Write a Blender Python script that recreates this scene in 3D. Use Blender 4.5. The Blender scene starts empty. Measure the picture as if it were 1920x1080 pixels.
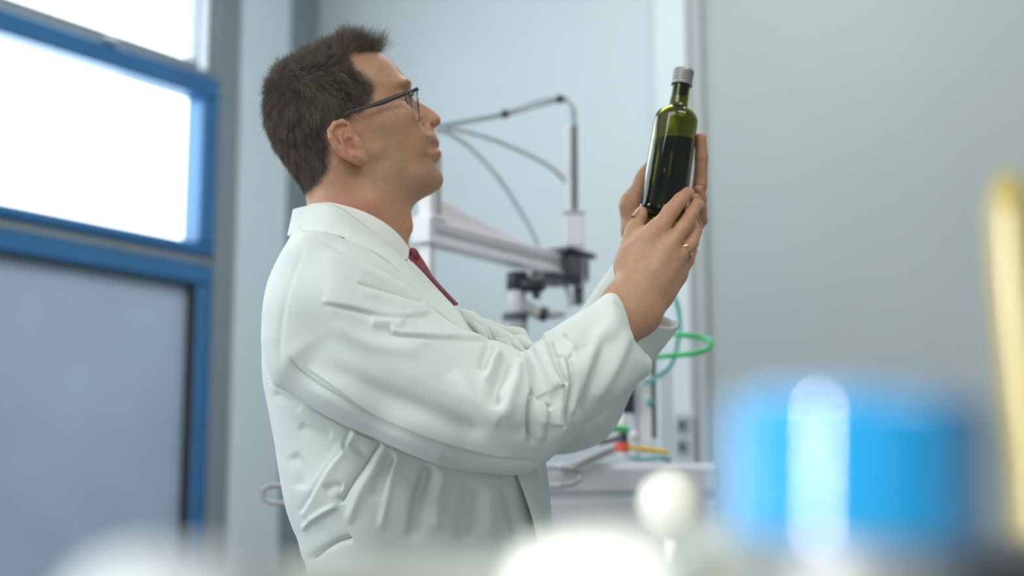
import bpy, math, random
import numpy as np
from mathutils import Vector, Matrix
PI = math.pi
sc = bpy.context.scene
col = sc.collection

# ------------------------------------------------------------------ camera, world, lights, exposure
CAM_Y, CAM_Z, TILT, FPX = -1.905, 1.17, math.radians(8.5), 2666.7
cd = bpy.data.cameras.new('camera')
cam = bpy.data.objects.new('camera', cd); col.objects.link(cam)
cam.location = (0, CAM_Y, CAM_Z); cam.rotation_euler = (PI/2 + TILT, 0, 0)
cd.lens = 50; cd.sensor_width = 36; cd.clip_start = .02
cd.dof.use_dof = True; cd.dof.focus_distance = 1.78; cd.dof.aperture_fstop = 2.3; cd.dof.aperture_blades = 0
sc.camera = cam
w = bpy.data.worlds.new('overcast_sky'); sc.world = w; w.use_nodes = True
w.node_tree.nodes['Background'].inputs[0].default_value = (.90, .96, 1, 1)
w.node_tree.nodes['Background'].inputs[1].default_value = 4.0
vs = sc.view_settings
sc.display_settings.display_device = 'sRGB'
vs.view_transform = 'Standard'; vs.look = 'None'; vs.gamma = 1; vs.use_curve_mapping = False
vs.exposure = 0.06
sc.cycles.max_bounces = 10; sc.cycles.transmission_bounces = 10; sc.cycles.transparent_max_bounces = 12
sc.cycles.caustics_reflective = False; sc.cycles.caustics_refractive = False

def area(name, loc, target, sx, sy, power, color=(1, 1, 1)):
    l = bpy.data.lights.new(name, 'AREA'); l.shape = 'RECTANGLE'; l.size = sx; l.size_y = sy
    l.energy = power; l.color = color
    o = bpy.data.objects.new(name, l); col.objects.link(o); o.location = loc
    o.rotation_euler = (Vector(target) - Vector(loc)).to_track_quat('-Z', 'Y').to_euler()
    return o
LIGHTS = dict(front=25, mid=20, back=22, window=56, bench=6.5, rear=46)
area('ceiling_fill', (-.8, -1.6, 3.35), (-.3, -.2, 1.3), 1.6, 1.0, LIGHTS['front'], (1, .985, .95))  # three unseen overhead area lights, added as fill, without fixtures
area('ceiling_fill', (1.2, -1.2, 3.35), (.9, -.4, 0), 1.4, .7, LIGHTS['mid'], (1, .985, .96))
area('ceiling_fill', (.2, 1.4, 3.35), (.2, 1.9, 0), 1.6, .6, LIGHTS['back'], (.95, .98, 1))
area('window_daylight', (-3.1, -.2, 2.0), (0, 0, 1.5), 2.0, 1.3, LIGHTS['window'], (.90, .96, 1))

area('rear_fill', (.9, -5.6, 1.7), (-.1, 0, 1.3), 2.8, 1.9, LIGHTS['rear'], (.98, 1, .96))  # added soft fill from behind the camera; that wall has no window
bl = area('foreground_fill', (-.95, -2.62, 1.42), (.08, -1.45, 1.16), .10, .5, LIGHTS['bench'], (1, .99, .95)); bl.data.spread = math.radians(42)  # added unseen light: brightens the foreground vessels, gives the blue cap its highlight

# ------------------------------------------------------------------ helpers
def P(px, py, Y=0.0):
    """world point seen at a photo pixel, standing at world depth Y"""
    a, b = (px - 960)/FPX, (540 - py)/FPX
    dy = math.cos(TILT) - b*math.sin(TILT); dz = math.sin(TILT) + b*math.cos(TILT)
    s = (Y - CAM_Y)/dy
    return np.array([a*s, Y, CAM_Z + dz*s])
def D(px, py, d):
    return P(px, py, CAM_Y + d)
def proj(v):
    x = v[:, 0]; y = v[:, 1] - CAM_Y; z = v[:, 2] - CAM_Z
    dep = y*math.cos(TILT) + z*math.sin(TILT); up = -y*math.sin(TILT) + z*math.cos(TILT)
    return np.stack([960 + FPX*x/dep, 540 - FPX*up/dep], 1)

def link(o, parent=None):
    col.objects.link(o)
    if parent is not None: o.parent = parent
    return o
def tag(o, label=None, cat=None, group=None, kind=None):
    if label: o['label'] = label
    if cat: o['category'] = cat
    if group: o['group'] = group
    if kind: o['kind'] = kind
    return o
def empty(name, loc=(0, 0, 0)):
    o = bpy.data.objects.new(name, None); o.empty_display_size = .05; col.objects.link(o); o.location = tuple(loc)
    return o
def rebase(o, root):
    """vertices are authored in world space; keep them there under a placed root"""
    o.matrix_parent_inverse = Matrix.Translation(root.location).inverted() if root is not None else Matrix()
def mesh_obj(name, V, Fc, mat, parent=None, smooth=True, root_loc=None):
    me = bpy.data.meshes.new(name)
    V = np.asarray(V, dtype=np.float64)
    loc = np.zeros(3)
    if parent is None and len(V): loc = np.array([(V[:, 0].min()+V[:, 0].max())/2, (V[:, 1].min()+V[:, 1].max())/2, V[:, 2].min()])
    if isinstance(Fc, np.ndarray):
        n, k = Fc.shape
        me.vertices.add(len(V)); me.vertices.foreach_set('co', (V-loc).astype(np.float32).ravel())
        me.loops.add(n*k); me.loops.foreach_set('vertex_index', Fc.astype(np.int32).ravel())
        me.polygons.add(n); me.polygons.foreach_set('loop_start', np.arange(0, n*k, k, dtype=np.int32))
        me.polygons.foreach_set('loop_total', np.full(n, k, dtype=np.int32))
        me.update(calc_edges=True)
    else:
        me.from_pydata([tuple(p) for p in (V-loc)], [], [tuple(f) for f in Fc]); me.update()
    if smooth: me.polygons.foreach_set('use_smooth', np.ones(len(me.polygons), dtype=bool))
    if mat is not None: me.materials.append(mat)
    o = bpy.data.objects.new(name, me); link(o, parent); o.location = tuple(loc)
    if parent is not None:
        r = parent; tot = Vector((0, 0, 0))
        while r is not None: tot += Vector(r.location); r = r.parent
        o.location = tuple(-tot)
    return o

class MB:
    """collects shapes, links them as one mesh object"""
    def __init__(s): s.v = []; s.f = []
    def add(s, V, Fc):
        b = len(s.v); s.v += [tuple(map(float, p)) for p in V]; s.f += [tuple(i+b for i in f) for f in Fc]; return s
    def box(s, c, size, R=None, bev=.0):
        c = np.array(c, float); h = np.array(size, float)/2
        R = np.eye(3) if R is None else np.array(R)
        if bev <= 0:
            V = [(x, y, z) for x in (-1, 1) for y in (-1, 1) for z in (-1, 1)]
            V = [c + R@(np.array(p)*h) for p in V]
            return s.add(V, [(0, 1, 3, 2), (4, 6, 7, 5), (0, 4, 5, 1), (2, 3, 7, 6), (0, 2, 6, 4), (1, 5, 7, 3)])
        bev = min(bev, h.min()*.95); V = []; idx = {}
        for x in (-1, 1):
            for y in (-1, 1):
                for z in (-1, 1):
                    sg = np.array((x, y, z))
                    for ax in range(3):
                        q = sg*(h-bev); q[ax] = sg[ax]*h[ax]; idx[(x, y, z, ax)] = len(V); V.append(c+R@q)
        Fc = []
        for ax in range(3):
            o1, o2 = [(1, 2), (2, 0), (0, 1)][ax]
            for sg in (-1, 1):
                q = []
                for a_, b_ in ((-1, -1), (1, -1), (1, 1), (-1, 1)):
                    k = [0, 0, 0]; k[ax] = sg; k[o1] = a_; k[o2] = b_; q.append(idx[tuple(k)+(ax,)])
                Fc.append(q if sg > 0 else q[::-1])
            for a_ in (-1, 1):
                for b_ in (-1, 1):
                    k0 = [0, 0, 0]; k1 = [0, 0, 0]; k0[ax] = -1; k1[ax] = 1
                    for k in (k0, k1): k[o1] = a_; k[o2] = b_
                    q = [idx[tuple(k0)+(o1,)], idx[tuple(k1)+(o1,)], idx[tuple(k1)+(o2,)], idx[tuple(k0)+(o2,)]]
                    Fc.append(q if a_*b_ < 0 else q[::-1])
        for x in (-1, 1):
            for y in (-1, 1):
                for z in (-1, 1):
                    q = [idx[(x, y, z, 0)], idx[(x, y, z, 1)], idx[(x, y, z, 2)]]
                    Fc.append(q if x*y*z > 0 else q[::-1])
        return s.add(V, Fc)
    def tube(s, pts, r, n=12, caps=True, flat=1.0):
        pts = [np.array(p, float) for p in pts]; m = len(pts)
        rs = r if hasattr(r, '__len__') else [r]*m
        up = None; V = []; Fc = []
        for i, p in enumerate(pts):
            t = pts[min(i+1, m-1)] - pts[max(i-1, 0)]; t = t/(np.linalg.norm(t)+1e-12)
            if up is None:
                up = np.cross(t, (0, 0, 1.)) if abs(t[2]) < .9 else np.cross(t, (0, 1., 0))
            up = up - t*np.dot(up, t); up /= np.linalg.norm(up); bi = np.cross(t, up)
            for k in range(n):
                a = 2*PI*k/n; V.append(p + rs[i]*(math.cos(a)*up + flat*math.sin(a)*bi))
        for i in range(m-1):
            for k in range(n):
                a = i*n+k; b = i*n+(k+1) % n; Fc.append((a, b, b+n, a+n))
        if caps:
            Fc.append(tuple(range(n))[::-1]); Fc.append(tuple((m-1)*n+k for k in range(n)))
        return s.add(V, Fc)
    def lathe(s, prof, o, axis=(0, 0, 1), n=40, cap0=True, cap1=True):
        """prof: (radius, height) list along the axis from point o"""
        ax = np.array(axis, float); ax /= np.linalg.norm(ax)
        u = np.cross(ax, (0, 1., .01)); u /= np.linalg.norm(u); v = np.cross(ax, u)
        V = []; Fc = []
        for r_, h_ in prof:
            for k in range(n):
                a = 2*PI*k/n; V.append(np.array(o)+ax*h_+r_*(math.cos(a)*u+math.sin(a)*v))
        for i in range(len(prof)-1):
            for k in range(n):
                a = i*n+k; b = i*n+(k+1) % n; Fc.append((a, b, b+n, a+n))
        if cap0: Fc.append(tuple(range(n))[::-1])
        if cap1: Fc.append(tuple((len(prof)-1)*n+k for k in range(n)))
        return s.add(V, Fc)
    def build(s, name, mat, parent=None, smooth=True, sharp=35):
        o = mesh_obj(name, np.array(s.v), s.f, mat, parent, smooth)
        if smooth and sharp:
            o.data.set_sharp_from_angle(angle=math.radians(sharp))
        return o

def spline(pts, n):
    """Catmull-Rom through points, n samples"""
    p = np.array(pts, float); m = len(p)
    if m == 2: return np.array([p[0]+(p[1]-p[0])*t for t in np.linspace(0, 1, n)])
    q = np.vstack([2*p[0]-p[1], p, 2*p[-1]-p[-2]])
    seg = np.linalg.norm(np.diff(p, axis=0), axis=1); cum = np.concatenate([[0], np.cumsum(seg)]); cum /= cum[-1]
    out = []
    for t in np.linspace(0, 1, n):
        i = min(np.searchsorted(cum, t, side='right')-1, m-2); u = (t-cum[i])/max(cum[i+1]-cum[i], 1e-9)
        a, b, c, d = q[i], q[i+1], q[i+2], q[i+3]
        out.append(.5*((2*b)+(-a+c)*u+(2*a-5*b+4*c-d)*u*u+(-a+3*b-3*c+d)*u**3))
    return np.array(out)

def ribbon(name, A, B, mat, parent, n=60, m=10, bulge=0.0, thick=.0022, bdir=(0, -1, 0), wave=0.0):
    """a strip of cloth between two edges"""
    a = spline(A, n); b = spline(B, n); V = []; bd = np.array(bdir, float)
    for i in range(n):
        for j in range(m):
            t = j/(m-1); V.append(a[i]*(1-t)+b[i]*t + bd*(bulge*4*t*(1-t) + wave*math.sin(i*.35+t*3)*t*(1-t)*4))
    Fc = np.array([(i*m+j, (i+1)*m+j, (i+1)*m+j+1, i*m+j+1) for i in range(n-1) for j in range(m-1)])
    o = mesh_obj(name, V, Fc, mat, parent)
    md = o.modifiers.new('thickness', 'SOLIDIFY'); md.thickness = thick; md.offset = 0
    return o

# ------------------------------------------------------------------ materials
def mat(name, color, rough=.5, metal=0, spec=.5, **kw):
    m = bpy.data.materials.new(name); m.use_nodes = True
    b = m.node_tree.nodes['Principled BSDF']
    b.inputs['Base Color'].default_value = (*color, 1); b.inputs['Roughness'].default_value = rough
    b.inputs['Metallic'].default_value = metal; b.inputs['Specular IOR Level'].default_value = spec
    for k, v in kw.items(): b.inputs[k.replace('_', ' ')].default_value = v
    return m
def noisy(m, scale=30, amt=.08, bump=0.0, bscale=200, bdist=.001):
    nt = m.node_tree; b = nt.nodes['Principled BSDF']; N = nt.nodes; L = nt.links
    tc = N.new('ShaderNodeTexCoord'); c = tuple(b.inputs['Base Color'].default_value)
    if amt > 0:
        n = N.new('ShaderNodeTexNoise'); n.inputs['Scale'].default_value = scale; n.inputs['Detail'].default_value = 4
        L.new(tc.outputs['Object'], n.inputs['Vector'])
        r = N.new('ShaderNodeValToRGB'); r.color_ramp.elements[0].position = .3; r.color_ramp.elements[1].position = .7
        r.color_ramp.elements[0].color = tuple(x*(1-amt) for x in c[:3])+(1,); r.color_ramp.elements[1].color = tuple(min(1, x*(1+amt)) for x in c[:3])+(1,)
        L.new(n.outputs[0], r.inputs[0]); L.new(r.outputs[0], b.inputs['Base Color'])
    if bump > 0:
        n = N.new('ShaderNodeTexNoise'); n.inputs['Scale'].default_value = bscale; n.inputs['Detail'].default_value = 3
        L.new(tc.outputs['Object'], n.inputs['Vector'])
        bp = N.new('ShaderNodeBump'); bp.inputs['Strength'].default_value = bump; bp.inputs['Distance'].default_value = bdist
        L.new(n.outputs[0], bp.inputs['Height']); L.new(bp.outputs[0], b.inputs['Normal'])
    return m
M = {}
M['wall'] = noisy(mat('wall_paint', (.50, .55, .56), .75), 3, .02, .05, 60)
M['wall_grey'] = noisy(mat('grey_wall_paint', (.35, .38, .375), .75), 3, .02)
M['pillar'] = noisy(mat('pillar_paint', (.68, .755, .785), .6), 4, .02)
M['pale_trim'] = noisy(mat('pale_trim_paint', (.57, .62, .62), .6), 4, .02)
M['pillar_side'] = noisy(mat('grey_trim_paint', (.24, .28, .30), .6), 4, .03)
M['warm_trim'] = noisy(mat('warm_grey_trim', (.34, .36, .345), .6), 4, .03)
M['floor'] = noisy(mat('floor_vinyl', (.33, .35, .37), .45), 5, .06)
M['ceiling'] = noisy(mat('ceiling_paint', (.75, .77, .78), .8), 5, .02)
M['blue_frame'] = noisy(mat('blue_window_frame', (.025, .15, .34), .35), 8, .05)
M['grey_frame'] = noisy(mat('grey_aluminium_frame', (.30, .34, .37), .45, .3), 8, .04)
M['frost_panel'] = noisy(mat('grey_blind_fabric', (.43, .52, .65), .6), 3, .06, .2, 300)
M['rubber'] = noisy(mat('dark_rubber_seal', (.03, .035, .04), .6), 30, .1)
M['black'] = noisy(mat('black_plastic', (.018, .02, .024), .4), 30, .1)
M['darkgrey'] = noisy(mat('dark_grey_plastic', (.08, .09, .10), .5), 30, .1)
M['grey'] = noisy(mat('grey_plastic', (.40, .42, .42), .45), 20, .05)
M['alu'] = noisy(mat('anodised_aluminium', (.90, .86, .88), .4, .15), 40, .05)
M['white_plastic'] = noisy(mat('white_plastic', (.80, .78, .78), .4), 20, .03)
M['pink_panel'] = noisy(mat('pale_pink_panel', (.86, .78, .80), .5), 20, .03)
M['machine'] = noisy(mat('light_grey_housing', (.60, .59, .61), .5), 12, .04)
M['tubing'] = noisy(mat('grey_air_tubing', (.40, .47, .50), .4), 20, .05)
M['green'] = noisy(mat('green_air_hose', (.03, .42, .14), .35), 20, .06)
M['teal'] = noisy(mat('teal_air_hose', (.14, .42, .42), .35), 20, .06)
M['yellow'] = noisy(mat('yellow_plastic', (.75, .48, .05), .4), 20, .06)
M['red'] = noisy(mat('orange_red_plastic', (.80, .09, .04), .4), 20, .06)
M['navy'] = noisy(mat('dark_navy_plastic', (.012, .014, .045), .4), 20, .06)
M['hose_metal'] = noisy(mat('braided_steel', (.42, .39, .39), .4, .5), 60, .08)
M['chrome'] = noisy(mat('polished_steel', (.75, .74, .74), .22, 1), 20, .04)
M['coat'] = noisy(mat('white_cotton', (.71, .755, .70), .78, spec=.25), 9, .025, .25, 900, .0004)
M['coat'].node_tree.nodes['Principled BSDF'].inputs['Sheen Weight'].default_value = .15
M['shirt'] = noisy(mat('white_shirt_cotton', (.82, .83, .76), .7, spec=.3), 20, .02, .2, 1200, .0003)
M['trousers'] = noisy(mat('dark_trousers', (.03, .035, .045), .8), 20, .1)
M['shoe'] = noisy(mat('black_shoe_leather', (.015, .014, .014), .35), 20, .1)
# ------------------------------------------------------------------ the room
U = np.array([.5592, .829, 0]); NN = np.array([.829, -.5592, 0]); WO = np.array([-1.05, 3.095, 0]); ZUP = np.array([0, 0, 1.])
RW = np.stack([U, NN, ZUP], 1)           # columns: along window wall, into the room, up
def WP(s, out, z): return WO + U*s + NN*out + ZUP*z
def wbox(mb, s0, s1, o0, o1, z0, z1, bev=.0):
    return mb.box(WP((s0+s1)/2, (o0+o1)/2, (z0+z1)/2), (abs(s1-s0), abs(o1-o0), abs(z1-z0)), RW, bev)
CORNER = .486; CEIL = 3.45
def struct(mb, name, m, smooth=False):
    o = mb.build(name, M[m], None, smooth); o['kind'] = 'structure'; return o
S0 = -7.0; T1 = 6.4
b = MB(); wbox(b, S0-.2, CORNER+.2, -.2, T1+.2, -.1, 0); struct(b, 'floor', 'floor')
b = MB(); wbox(b, S0-.2, CORNER+.2, -.2, T1+.2, CEIL, CEIL+.1); struct(b, 'ceiling', 'ceiling')
b = MB(); wbox(b, CORNER, CORNER+.15, -.15, T1+.15, 0, CEIL); struct(b, 'wall_back', 'wall')
b = MB(); wbox(b, S0, CORNER, T1, T1+.15, 0, CEIL); struct(b, 'wall_right', 'wall')
b = MB(); wbox(b, S0-.15, S0, -.15, T1+.15, 0, CEIL); struct(b, 'wall_front', 'wall')
# window wall: parapet, lintel and piers around the openings
b = MB()
wbox(b, S0, CORNER, -.15, 0, 0, .55); wbox(b, S0, CORNER, -.15, 0, 3.25, CEIL)
wbox(b, -.03, CORNER, -.15, 0, .55, 3.25)
for s in (-1.75, -3.5, -5.25): wbox(b, s-.06, s+.06, -.15, 0, .55, 3.25)
wbox(b, S0, S0+.15, -.15, 0, .55, 3.25)
struct(b, 'wall_left', 'wall')
# pillar by the window and trims
b = MB(); wbox(b, .070, .315, .0, .035, 0, CEIL, .006); struct(b, 'trim_1', 'pillar')
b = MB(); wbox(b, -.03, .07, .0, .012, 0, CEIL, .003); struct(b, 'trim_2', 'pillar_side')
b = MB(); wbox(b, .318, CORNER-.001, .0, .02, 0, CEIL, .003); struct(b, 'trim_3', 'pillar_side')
b = MB(); wbox(b, CORNER-.06, CORNER, 1.54, 1.655, 0, CEIL, .004); struct(b, 'trim_4', 'pale_trim')
b = MB(); wbox(b, CORNER-.045, CORNER, 1.655, 1.705, 0, CEIL, .003); struct(b, 'trim_5', 'warm_trim')
b = MB(); wbox(b, CORNER-.03, CORNER, 1.705, T1, 0, CEIL, .002); struct(b, 'wall_panel', 'wall_grey')
b = MB(); wbox(b, CORNER-.013, CORNER, .02, 1.54, 0, .10, .002); struct(b, 'baseboard_back', 'wall_grey')

def glass_pane_mat():
    m = bpy.data.materials.new('window_glass'); m.use_nodes = True; nt = m.node_tree; nt.nodes.clear()
    o = nt.nodes.new('ShaderNodeOutputMaterial'); mx = nt.nodes.new('ShaderNodeMixShader'); tr = nt.nodes.new('ShaderNodeBsdfTransparent')
    gl = nt.nodes.new('ShaderNodeBsdfGlossy'); gl.inputs['Roughness'].default_value = .02; fr = nt.nodes.new('ShaderNodeFresnel'); fr.inputs[0].default_value = 1.5
    ge = nt.nodes.new('ShaderNodeNewGeometry'); iv = nt.nodes.new('ShaderNodeMath'); iv.operation = 'SUBTRACT'; iv.inputs[0].default_value = 1; ml = nt.nodes.new('ShaderNodeMath'); ml.operation = 'MULTIPLY'
    nt.links.new(ge.outputs['Backfacing'], iv.inputs[1]); nt.links.new(iv.outputs[0], ml.inputs[0]); nt.links.new(fr.outputs[0], ml.inputs[1])
    tr.inputs[0].default_value = (.94, .97, .98, 1)
    nt.links.new(ml.outputs[0], mx.inputs[0]); nt.links.new(tr.outputs[0], mx.inputs[1]); nt.links.new(gl.outputs[0], mx.inputs[2]); nt.links.new(mx.outputs[0], o.inputs[0])
    return m
M['pane'] = glass_pane_mat()
def frame_rect(s0, s1, z0, z1, wd, o0, o1, bev=.004, wb=None):
    wb = wb or wd; b = MB()
    wbox(b, s0, s1, o0, o1, z1-wd, z1, bev); wbox(b, s0, s1, o0, o1, z0, z0+wb, bev)
    wbox(b, s0, s0+wd, o0, o1, z0+wb, z1-wd, bev); wbox(b, s1-wd, s1, o0, o1, z0+wb, z1-wd, bev)
    return b
for k in range(4):
    s1 = -.045 - 1.75*k; s0 = s1 - 1.65 if k < 3 else s1-1.60
    if k == 3: s0 = s1-1.5
    r = empty('window_%d' % (k+1), WP((s0+s1)/2, -.05, .55)); r['kind'] = 'structure'
    frame_rect(s0-.02, s1+.02, .55, 3.25, .035, -.10, -.02).build('outer_frame', M['grey_frame'], r, False)
    frame_rect(s0, s1-.0, 2.02, 2.665, .078, -.06, .035, .008, .04).build('sash_frame', M['blue_frame'], r, False)
    b = MB(); wbox(b, s0+.012, s1-.012, -.045, .0, 2.675, 2.70, .004); b.build('transom', M['grey_frame'], r, False)
    frame_rect(s0+.012, s1-.06, 2.70, 3.22, .022, -.07, -.01).build('transom_frame', M['grey_frame'], r, False)
    b = MB(); wbox(b, s0, s1, -.06, .012, 1.988, 2.018, .003); b.build('drip_rail', M['grey_frame'], r, False)
    frame_rect(s0, s1, .60, 1.985, .070, -.06, .03, .008).build('lower_frame', M['blue_frame'], r, False)
    frame_rect(s0+.06, s1-.066, .66, 1.92, .012, -.05, .022, .002).build('gasket', M['rubber'], r, False)
    b = MB(); wbox(b, s0+.05, s1-.07, -.035, -.02, .65, 1.93); b.build('blind', M['frost_panel'], r, False)
    b = MB(); wbox(b, s0+.05, s1-.05, -.032, -.026, 2.04, 2.62); b.build('pane', M['pane'], r, False)
    b = MB(); wbox(b, s0+.05, s1-.05, -.052, -.046, 2.70, 3.22); b.build('pane', M['pane'], r, False)
    b = MB(); c = WP(s1-.50, .035, 2.672)
    b.box(c, (.05, .03, .022), RW, .004); b.tube([c-U*.04+NN*.01, c+U*.0+NN*.022, c+U*.012+NN*.012], .007, 10)
    b.build('latch', M['chrome'], r)
    if k == 0:
        l = area('window_daylight', WP((s0+s1)/2, -.35, 2.6), WP((s0+s1)/2, 2, 1.6), 1.5, 1.0, 12, (.9, .96, 1))
        l.data.cycles.is_portal = False

# ------------------------------------------------------------------ things behind the man
def at(px, py, d): return D(px, py, d)
# cabinet of the machine, top just above eye height
def machine():
    root = empty('machine_cabinet', (.35, 1.15, 0)); 
    tag(root, 'light grey machine cabinet with a seam behind the man, hoses and fittings on its top', 'cabinet')
    ztop = D(1200, 868, 3.0)[2]
    b = MB(); b.box((.15, 1.30, (ztop-.075)/2), (.56, .5, ztop-.075), None, .01); b.build('body', M['machine'], root, False)
    b = MB(); b.box((.15, 1.30, ztop-.035), (.563, .503, .068), None, .012); b.build('top_panel', M['machine'], root, False)
    for x in (.0, .3):
        b = MB(); c = np.array((x, 1.045, .8)); b.tube([c-ZUP*.08, c-ZUP*.08-(0, .03, 0)*np.array(1), c+ZUP*.08-np.array((0, .03, 0)), c+ZUP*.08], .006, 8); b.build('handle', M['chrome'], root)
    return ztop
ZT = machine()

# robot gantry
G0 = D(800, 450, 2.70); GZ = 1.688
def GP(s, out=0, z=0): return np.array([G0[0], G0[1], 0]) + U*s + NN*out + ZUP*z
def gbox(mb, s0, s1, o0, o1, z0, z1, bev=.002):
    return mb.box(GP((s0+s1)/2, (o0+o1)/2, (z0+z1)/2), (abs(s1-s0), abs(o1-o0), abs(z1-z0)), RW, bev)
def gantry():
    root = empty('robot_gantry', GP(0, 0, ZT))
    tag(root, 'aluminium gantry robot arm with black clamps and a vertical rod behind the man', 'robot arm')
    b = MB(); gbox(b, -.008, .012, -.016, .014, ZT, 1.90); b.build('post', M['white_plastic'], root, False)
    b = MB(); gbox(b, .016, .032, -.014, .012, 1.70, 1.84); b.build('slide_rail', M['grey'], root, False)
    b = MB(); gbox(b, -.018, .50, -.012, .02, GZ-.022, GZ+.014); gbox(b, -.018, .50, -.016, .024, GZ+.006, GZ+.016, .001)
    gbox(b, -.018, .50, -.018, .026, GZ-.03, GZ-.022, .001); b.build('beam', M['alu'], root, False)
    for o_ in (-.0135, .0215):
        b = MB(); gbox(b, .0, .49, o_-.001, o_+.001, GZ-.008, GZ-.002, .0004); b.build('beam_slot', M['grey'], root, False)
    b = MB(); gbox(b, -.024, -.018, -.02, .026, GZ-.03, GZ+.018, .002); gbox(b, -.02, .03, -.022, .028, GZ+.016, GZ+.024); b.build('end_cap', M['white_plastic'], root, False)
    # triangular gusset on the beam
    Vt = []; prof = [(.036, GZ+.014), (.40, GZ+.014), (.036, GZ+.062)]
    for o_ in (-.004, .004): Vt += [GP(s, o_, z) for s, z in prof]
    b = MB(); b.add(Vt, [(0, 1, 2), (5, 4, 3), (0, 3, 4, 1), (1, 4, 5, 2), (2, 5, 3, 0)]); b.build('gusset', M['pink_panel'], root, False)
    # carriage with black clamps
    b = MB(); gbox(b, .455, .50, -.03, .05, GZ-.036, GZ+.012, .004); b.build('carriage', M['darkgrey'], root, False)
    b = MB(); gbox(b, .44, .56, -.034, .05, GZ+.016, GZ+.028, .003); b.build('clamp_plate', M['black'], root, False)
    b = MB(); gbox(b, .42, .50, -.03, .05, GZ-.05, GZ-.036, .003); b.build('clamp_plate', M['black'], root, False)
    b = MB(); gbox(b, .495, .53, -.03, .045, GZ-.03, GZ+.016, .004); b.build('bearing_block', M['grey'], root, False)
    X = D(1080, 470, 3.12)
    def col_(x0, x1, y0, y1, mt, nm, dd=3.12, dz=.03, bev=.003):
        a_ = D(x0, y0, dd); c_ = D(x1, y1, dd); bb = MB(); bb.box(((a_[0]+c_[0])/2, a_[1], (a_[2]+c_[2])/2), (abs(c_[0]-a_[0]), dz, abs(a_[2]-c_[2])), None, bev)
        return bb.build(nm, M[mt], root, False)
    col_(1060, 1073, 238, 400, 'white_plastic', 'lifting_rod', dz=.024)
    col_(1073, 1083, 236, 402, 'darkgrey', 'rod_channel', dz=.02)
    col_(1056, 1096, 398, 404, 'grey', 'sleeve_cap', dz=.045)
    col_(1058, 1095, 404, 466, 'white_plastic', 'rod_sleeve', dz=.04)
    col_(1073, 1098, 466, 540, 'pink_panel', 'lower_rod', dz=.03)
    col_(1096, 1104, 488, 528, 'black', 'side_clip', dz=.03)
    col_(1075, 1094, 540, 572, 'darkgrey', 'rod_foot', dz=.03)
    # curved bracket
    pts = [D(1018+52*math.sin(a)-2, 566-54*math.cos(a), 3.08) for a in np.linspace(-.15, 1.75, 12)]
    b = MB(); b.tube(pts, .009, 10, flat=.6); b.build('curved_bracket', M['grey'], root)
    # bundled cables
    tie = [(800, 240, 2.95), (850, 232, 2.98), (945, 214, 3.04), (1000, 197, 3.08), (1048, 186, 3.11)]
    for off in (-2.5, 2.5):
        pp = [D(x, y+off*(1.0+.9*(i in (3,))), d_) for i, (x, y, d_) in enumerate(tie)] + [D(1064+off*.5, 188+off, 3.12), D(1074+off, 204, 3.12), D(1077+off, 240, 3.12)]
        b = MB(); b.tube(spline(pp, 50), .0035, 8); b.build('cable', M['tubing'], root)
    for x, y in ((945, 214), (1048, 186)):
        b = MB(); c = D(x, y, 3.075 if x > 1000 else 3.04); c2 = D(x+8, y-1.5, 3.075 if x > 1000 else 3.04); b.tube([c-(c2-c)*.5, c2], .0095, 12); b.build('cable_tie', M['black'], root)
    b = MB(); b.tube(spline([D(800, 246, 2.95), D(850, 243, 2.98), D(910, 257, 3.02), D(975, 283, 3.06), D(1030, 312, 3.09), D(1062, 342, 3.12)], 50), .0048, 8); b.build('air_tube', M['tubing'], root)
    b = MB(); b.tube(spline([D(800, 244, 2.95), D(840, 250, 2.97), D(885, 280, 3.0), D(935, 335, 3.03), D(975, 395, 3.06), D(1000, 440, 3.07), D(1010, 470, 3.08)], 50), .0048, 8); b.build('air_tube', M['tubing'], root)
    b = MB(); b.tube(spline([D(806, 330, 2.72), D(803, 280, 2.76), D(797, 250, 2.9), D(800, 243, 2.95)], 20), .006, 8); b.build('air_tube', M['tubing'], root)
gantry()

def joint_camera():
    root = empty('inspection_arm', D(968, 868, 2.95)); root.location.z = ZT
    tag(root, 'jointed inspection head with black cylinder cap on a grey post under the gantry', 'lab device')
    def v(x, y, d=2.95): return D(x, y, d)
    r_ = lambda px: px*2.95/FPX
    def cyl(x, y0, y1, rp, mt, nm, steps=None):
        a_ = v(x, y1); c_ = v(x, y0); h = c_[2]-a_[2]; b = MB(); r = r_(rp)
        b.lathe([(r*.96, 0), (r, h*.05), (r, h*.95), (r*.94, h)], (a_[0], a_[1], a_[2]), n=32); b.build(nm, M[mt], root)
    zb = v(968, 868)[2]; a_ = v(968, 640); b = MB(); b.lathe([(r_(22), 0), (r_(22), a_[2]-ZT+.02)], (a_[0], a_[1], ZT), n=32); b.build('post', M['machine'], root)
    cyl(966, 602, 645, 23, 'grey', 'lower_body')
    cyl(966, 588, 603, 24.5, 'darkgrey', 'collar')
    cyl(970, 543, 589, 17, 'machine', 'body')
    cyl(970, 511, 545, 20.5, 'black', 'cap')
    b = MB(); b.lathe([(r_(12), -.012), (r_(16), 0), (r_(16), .03), (r_(13), .036)], v(990, 533, 2.93), axis=(1, -.3, 0), n=28); b.build('swivel', M['black'], root)
    b = MB(); b.tube([v(1003, 510), v(1006, 560)], r_(8), 12); b.build('bracket', M['darkgrey'], root)
    b = MB(); b.tube([v(975, 572), v(1015, 590)], r_(12), 20); b.build('side_tube', M['grey'], root)
    b = MB(); b.tube([v(1012, 587), v(1027, 591)], r_(14), 20); b.build('lens_ring', M['black'], root)
    b = MB(); b.tube([v(1027, 591), v(1060, 588)], [r_(9), r_(6)], 16); b.build('nozzle', M['grey'], root)
joint_camera()

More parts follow.
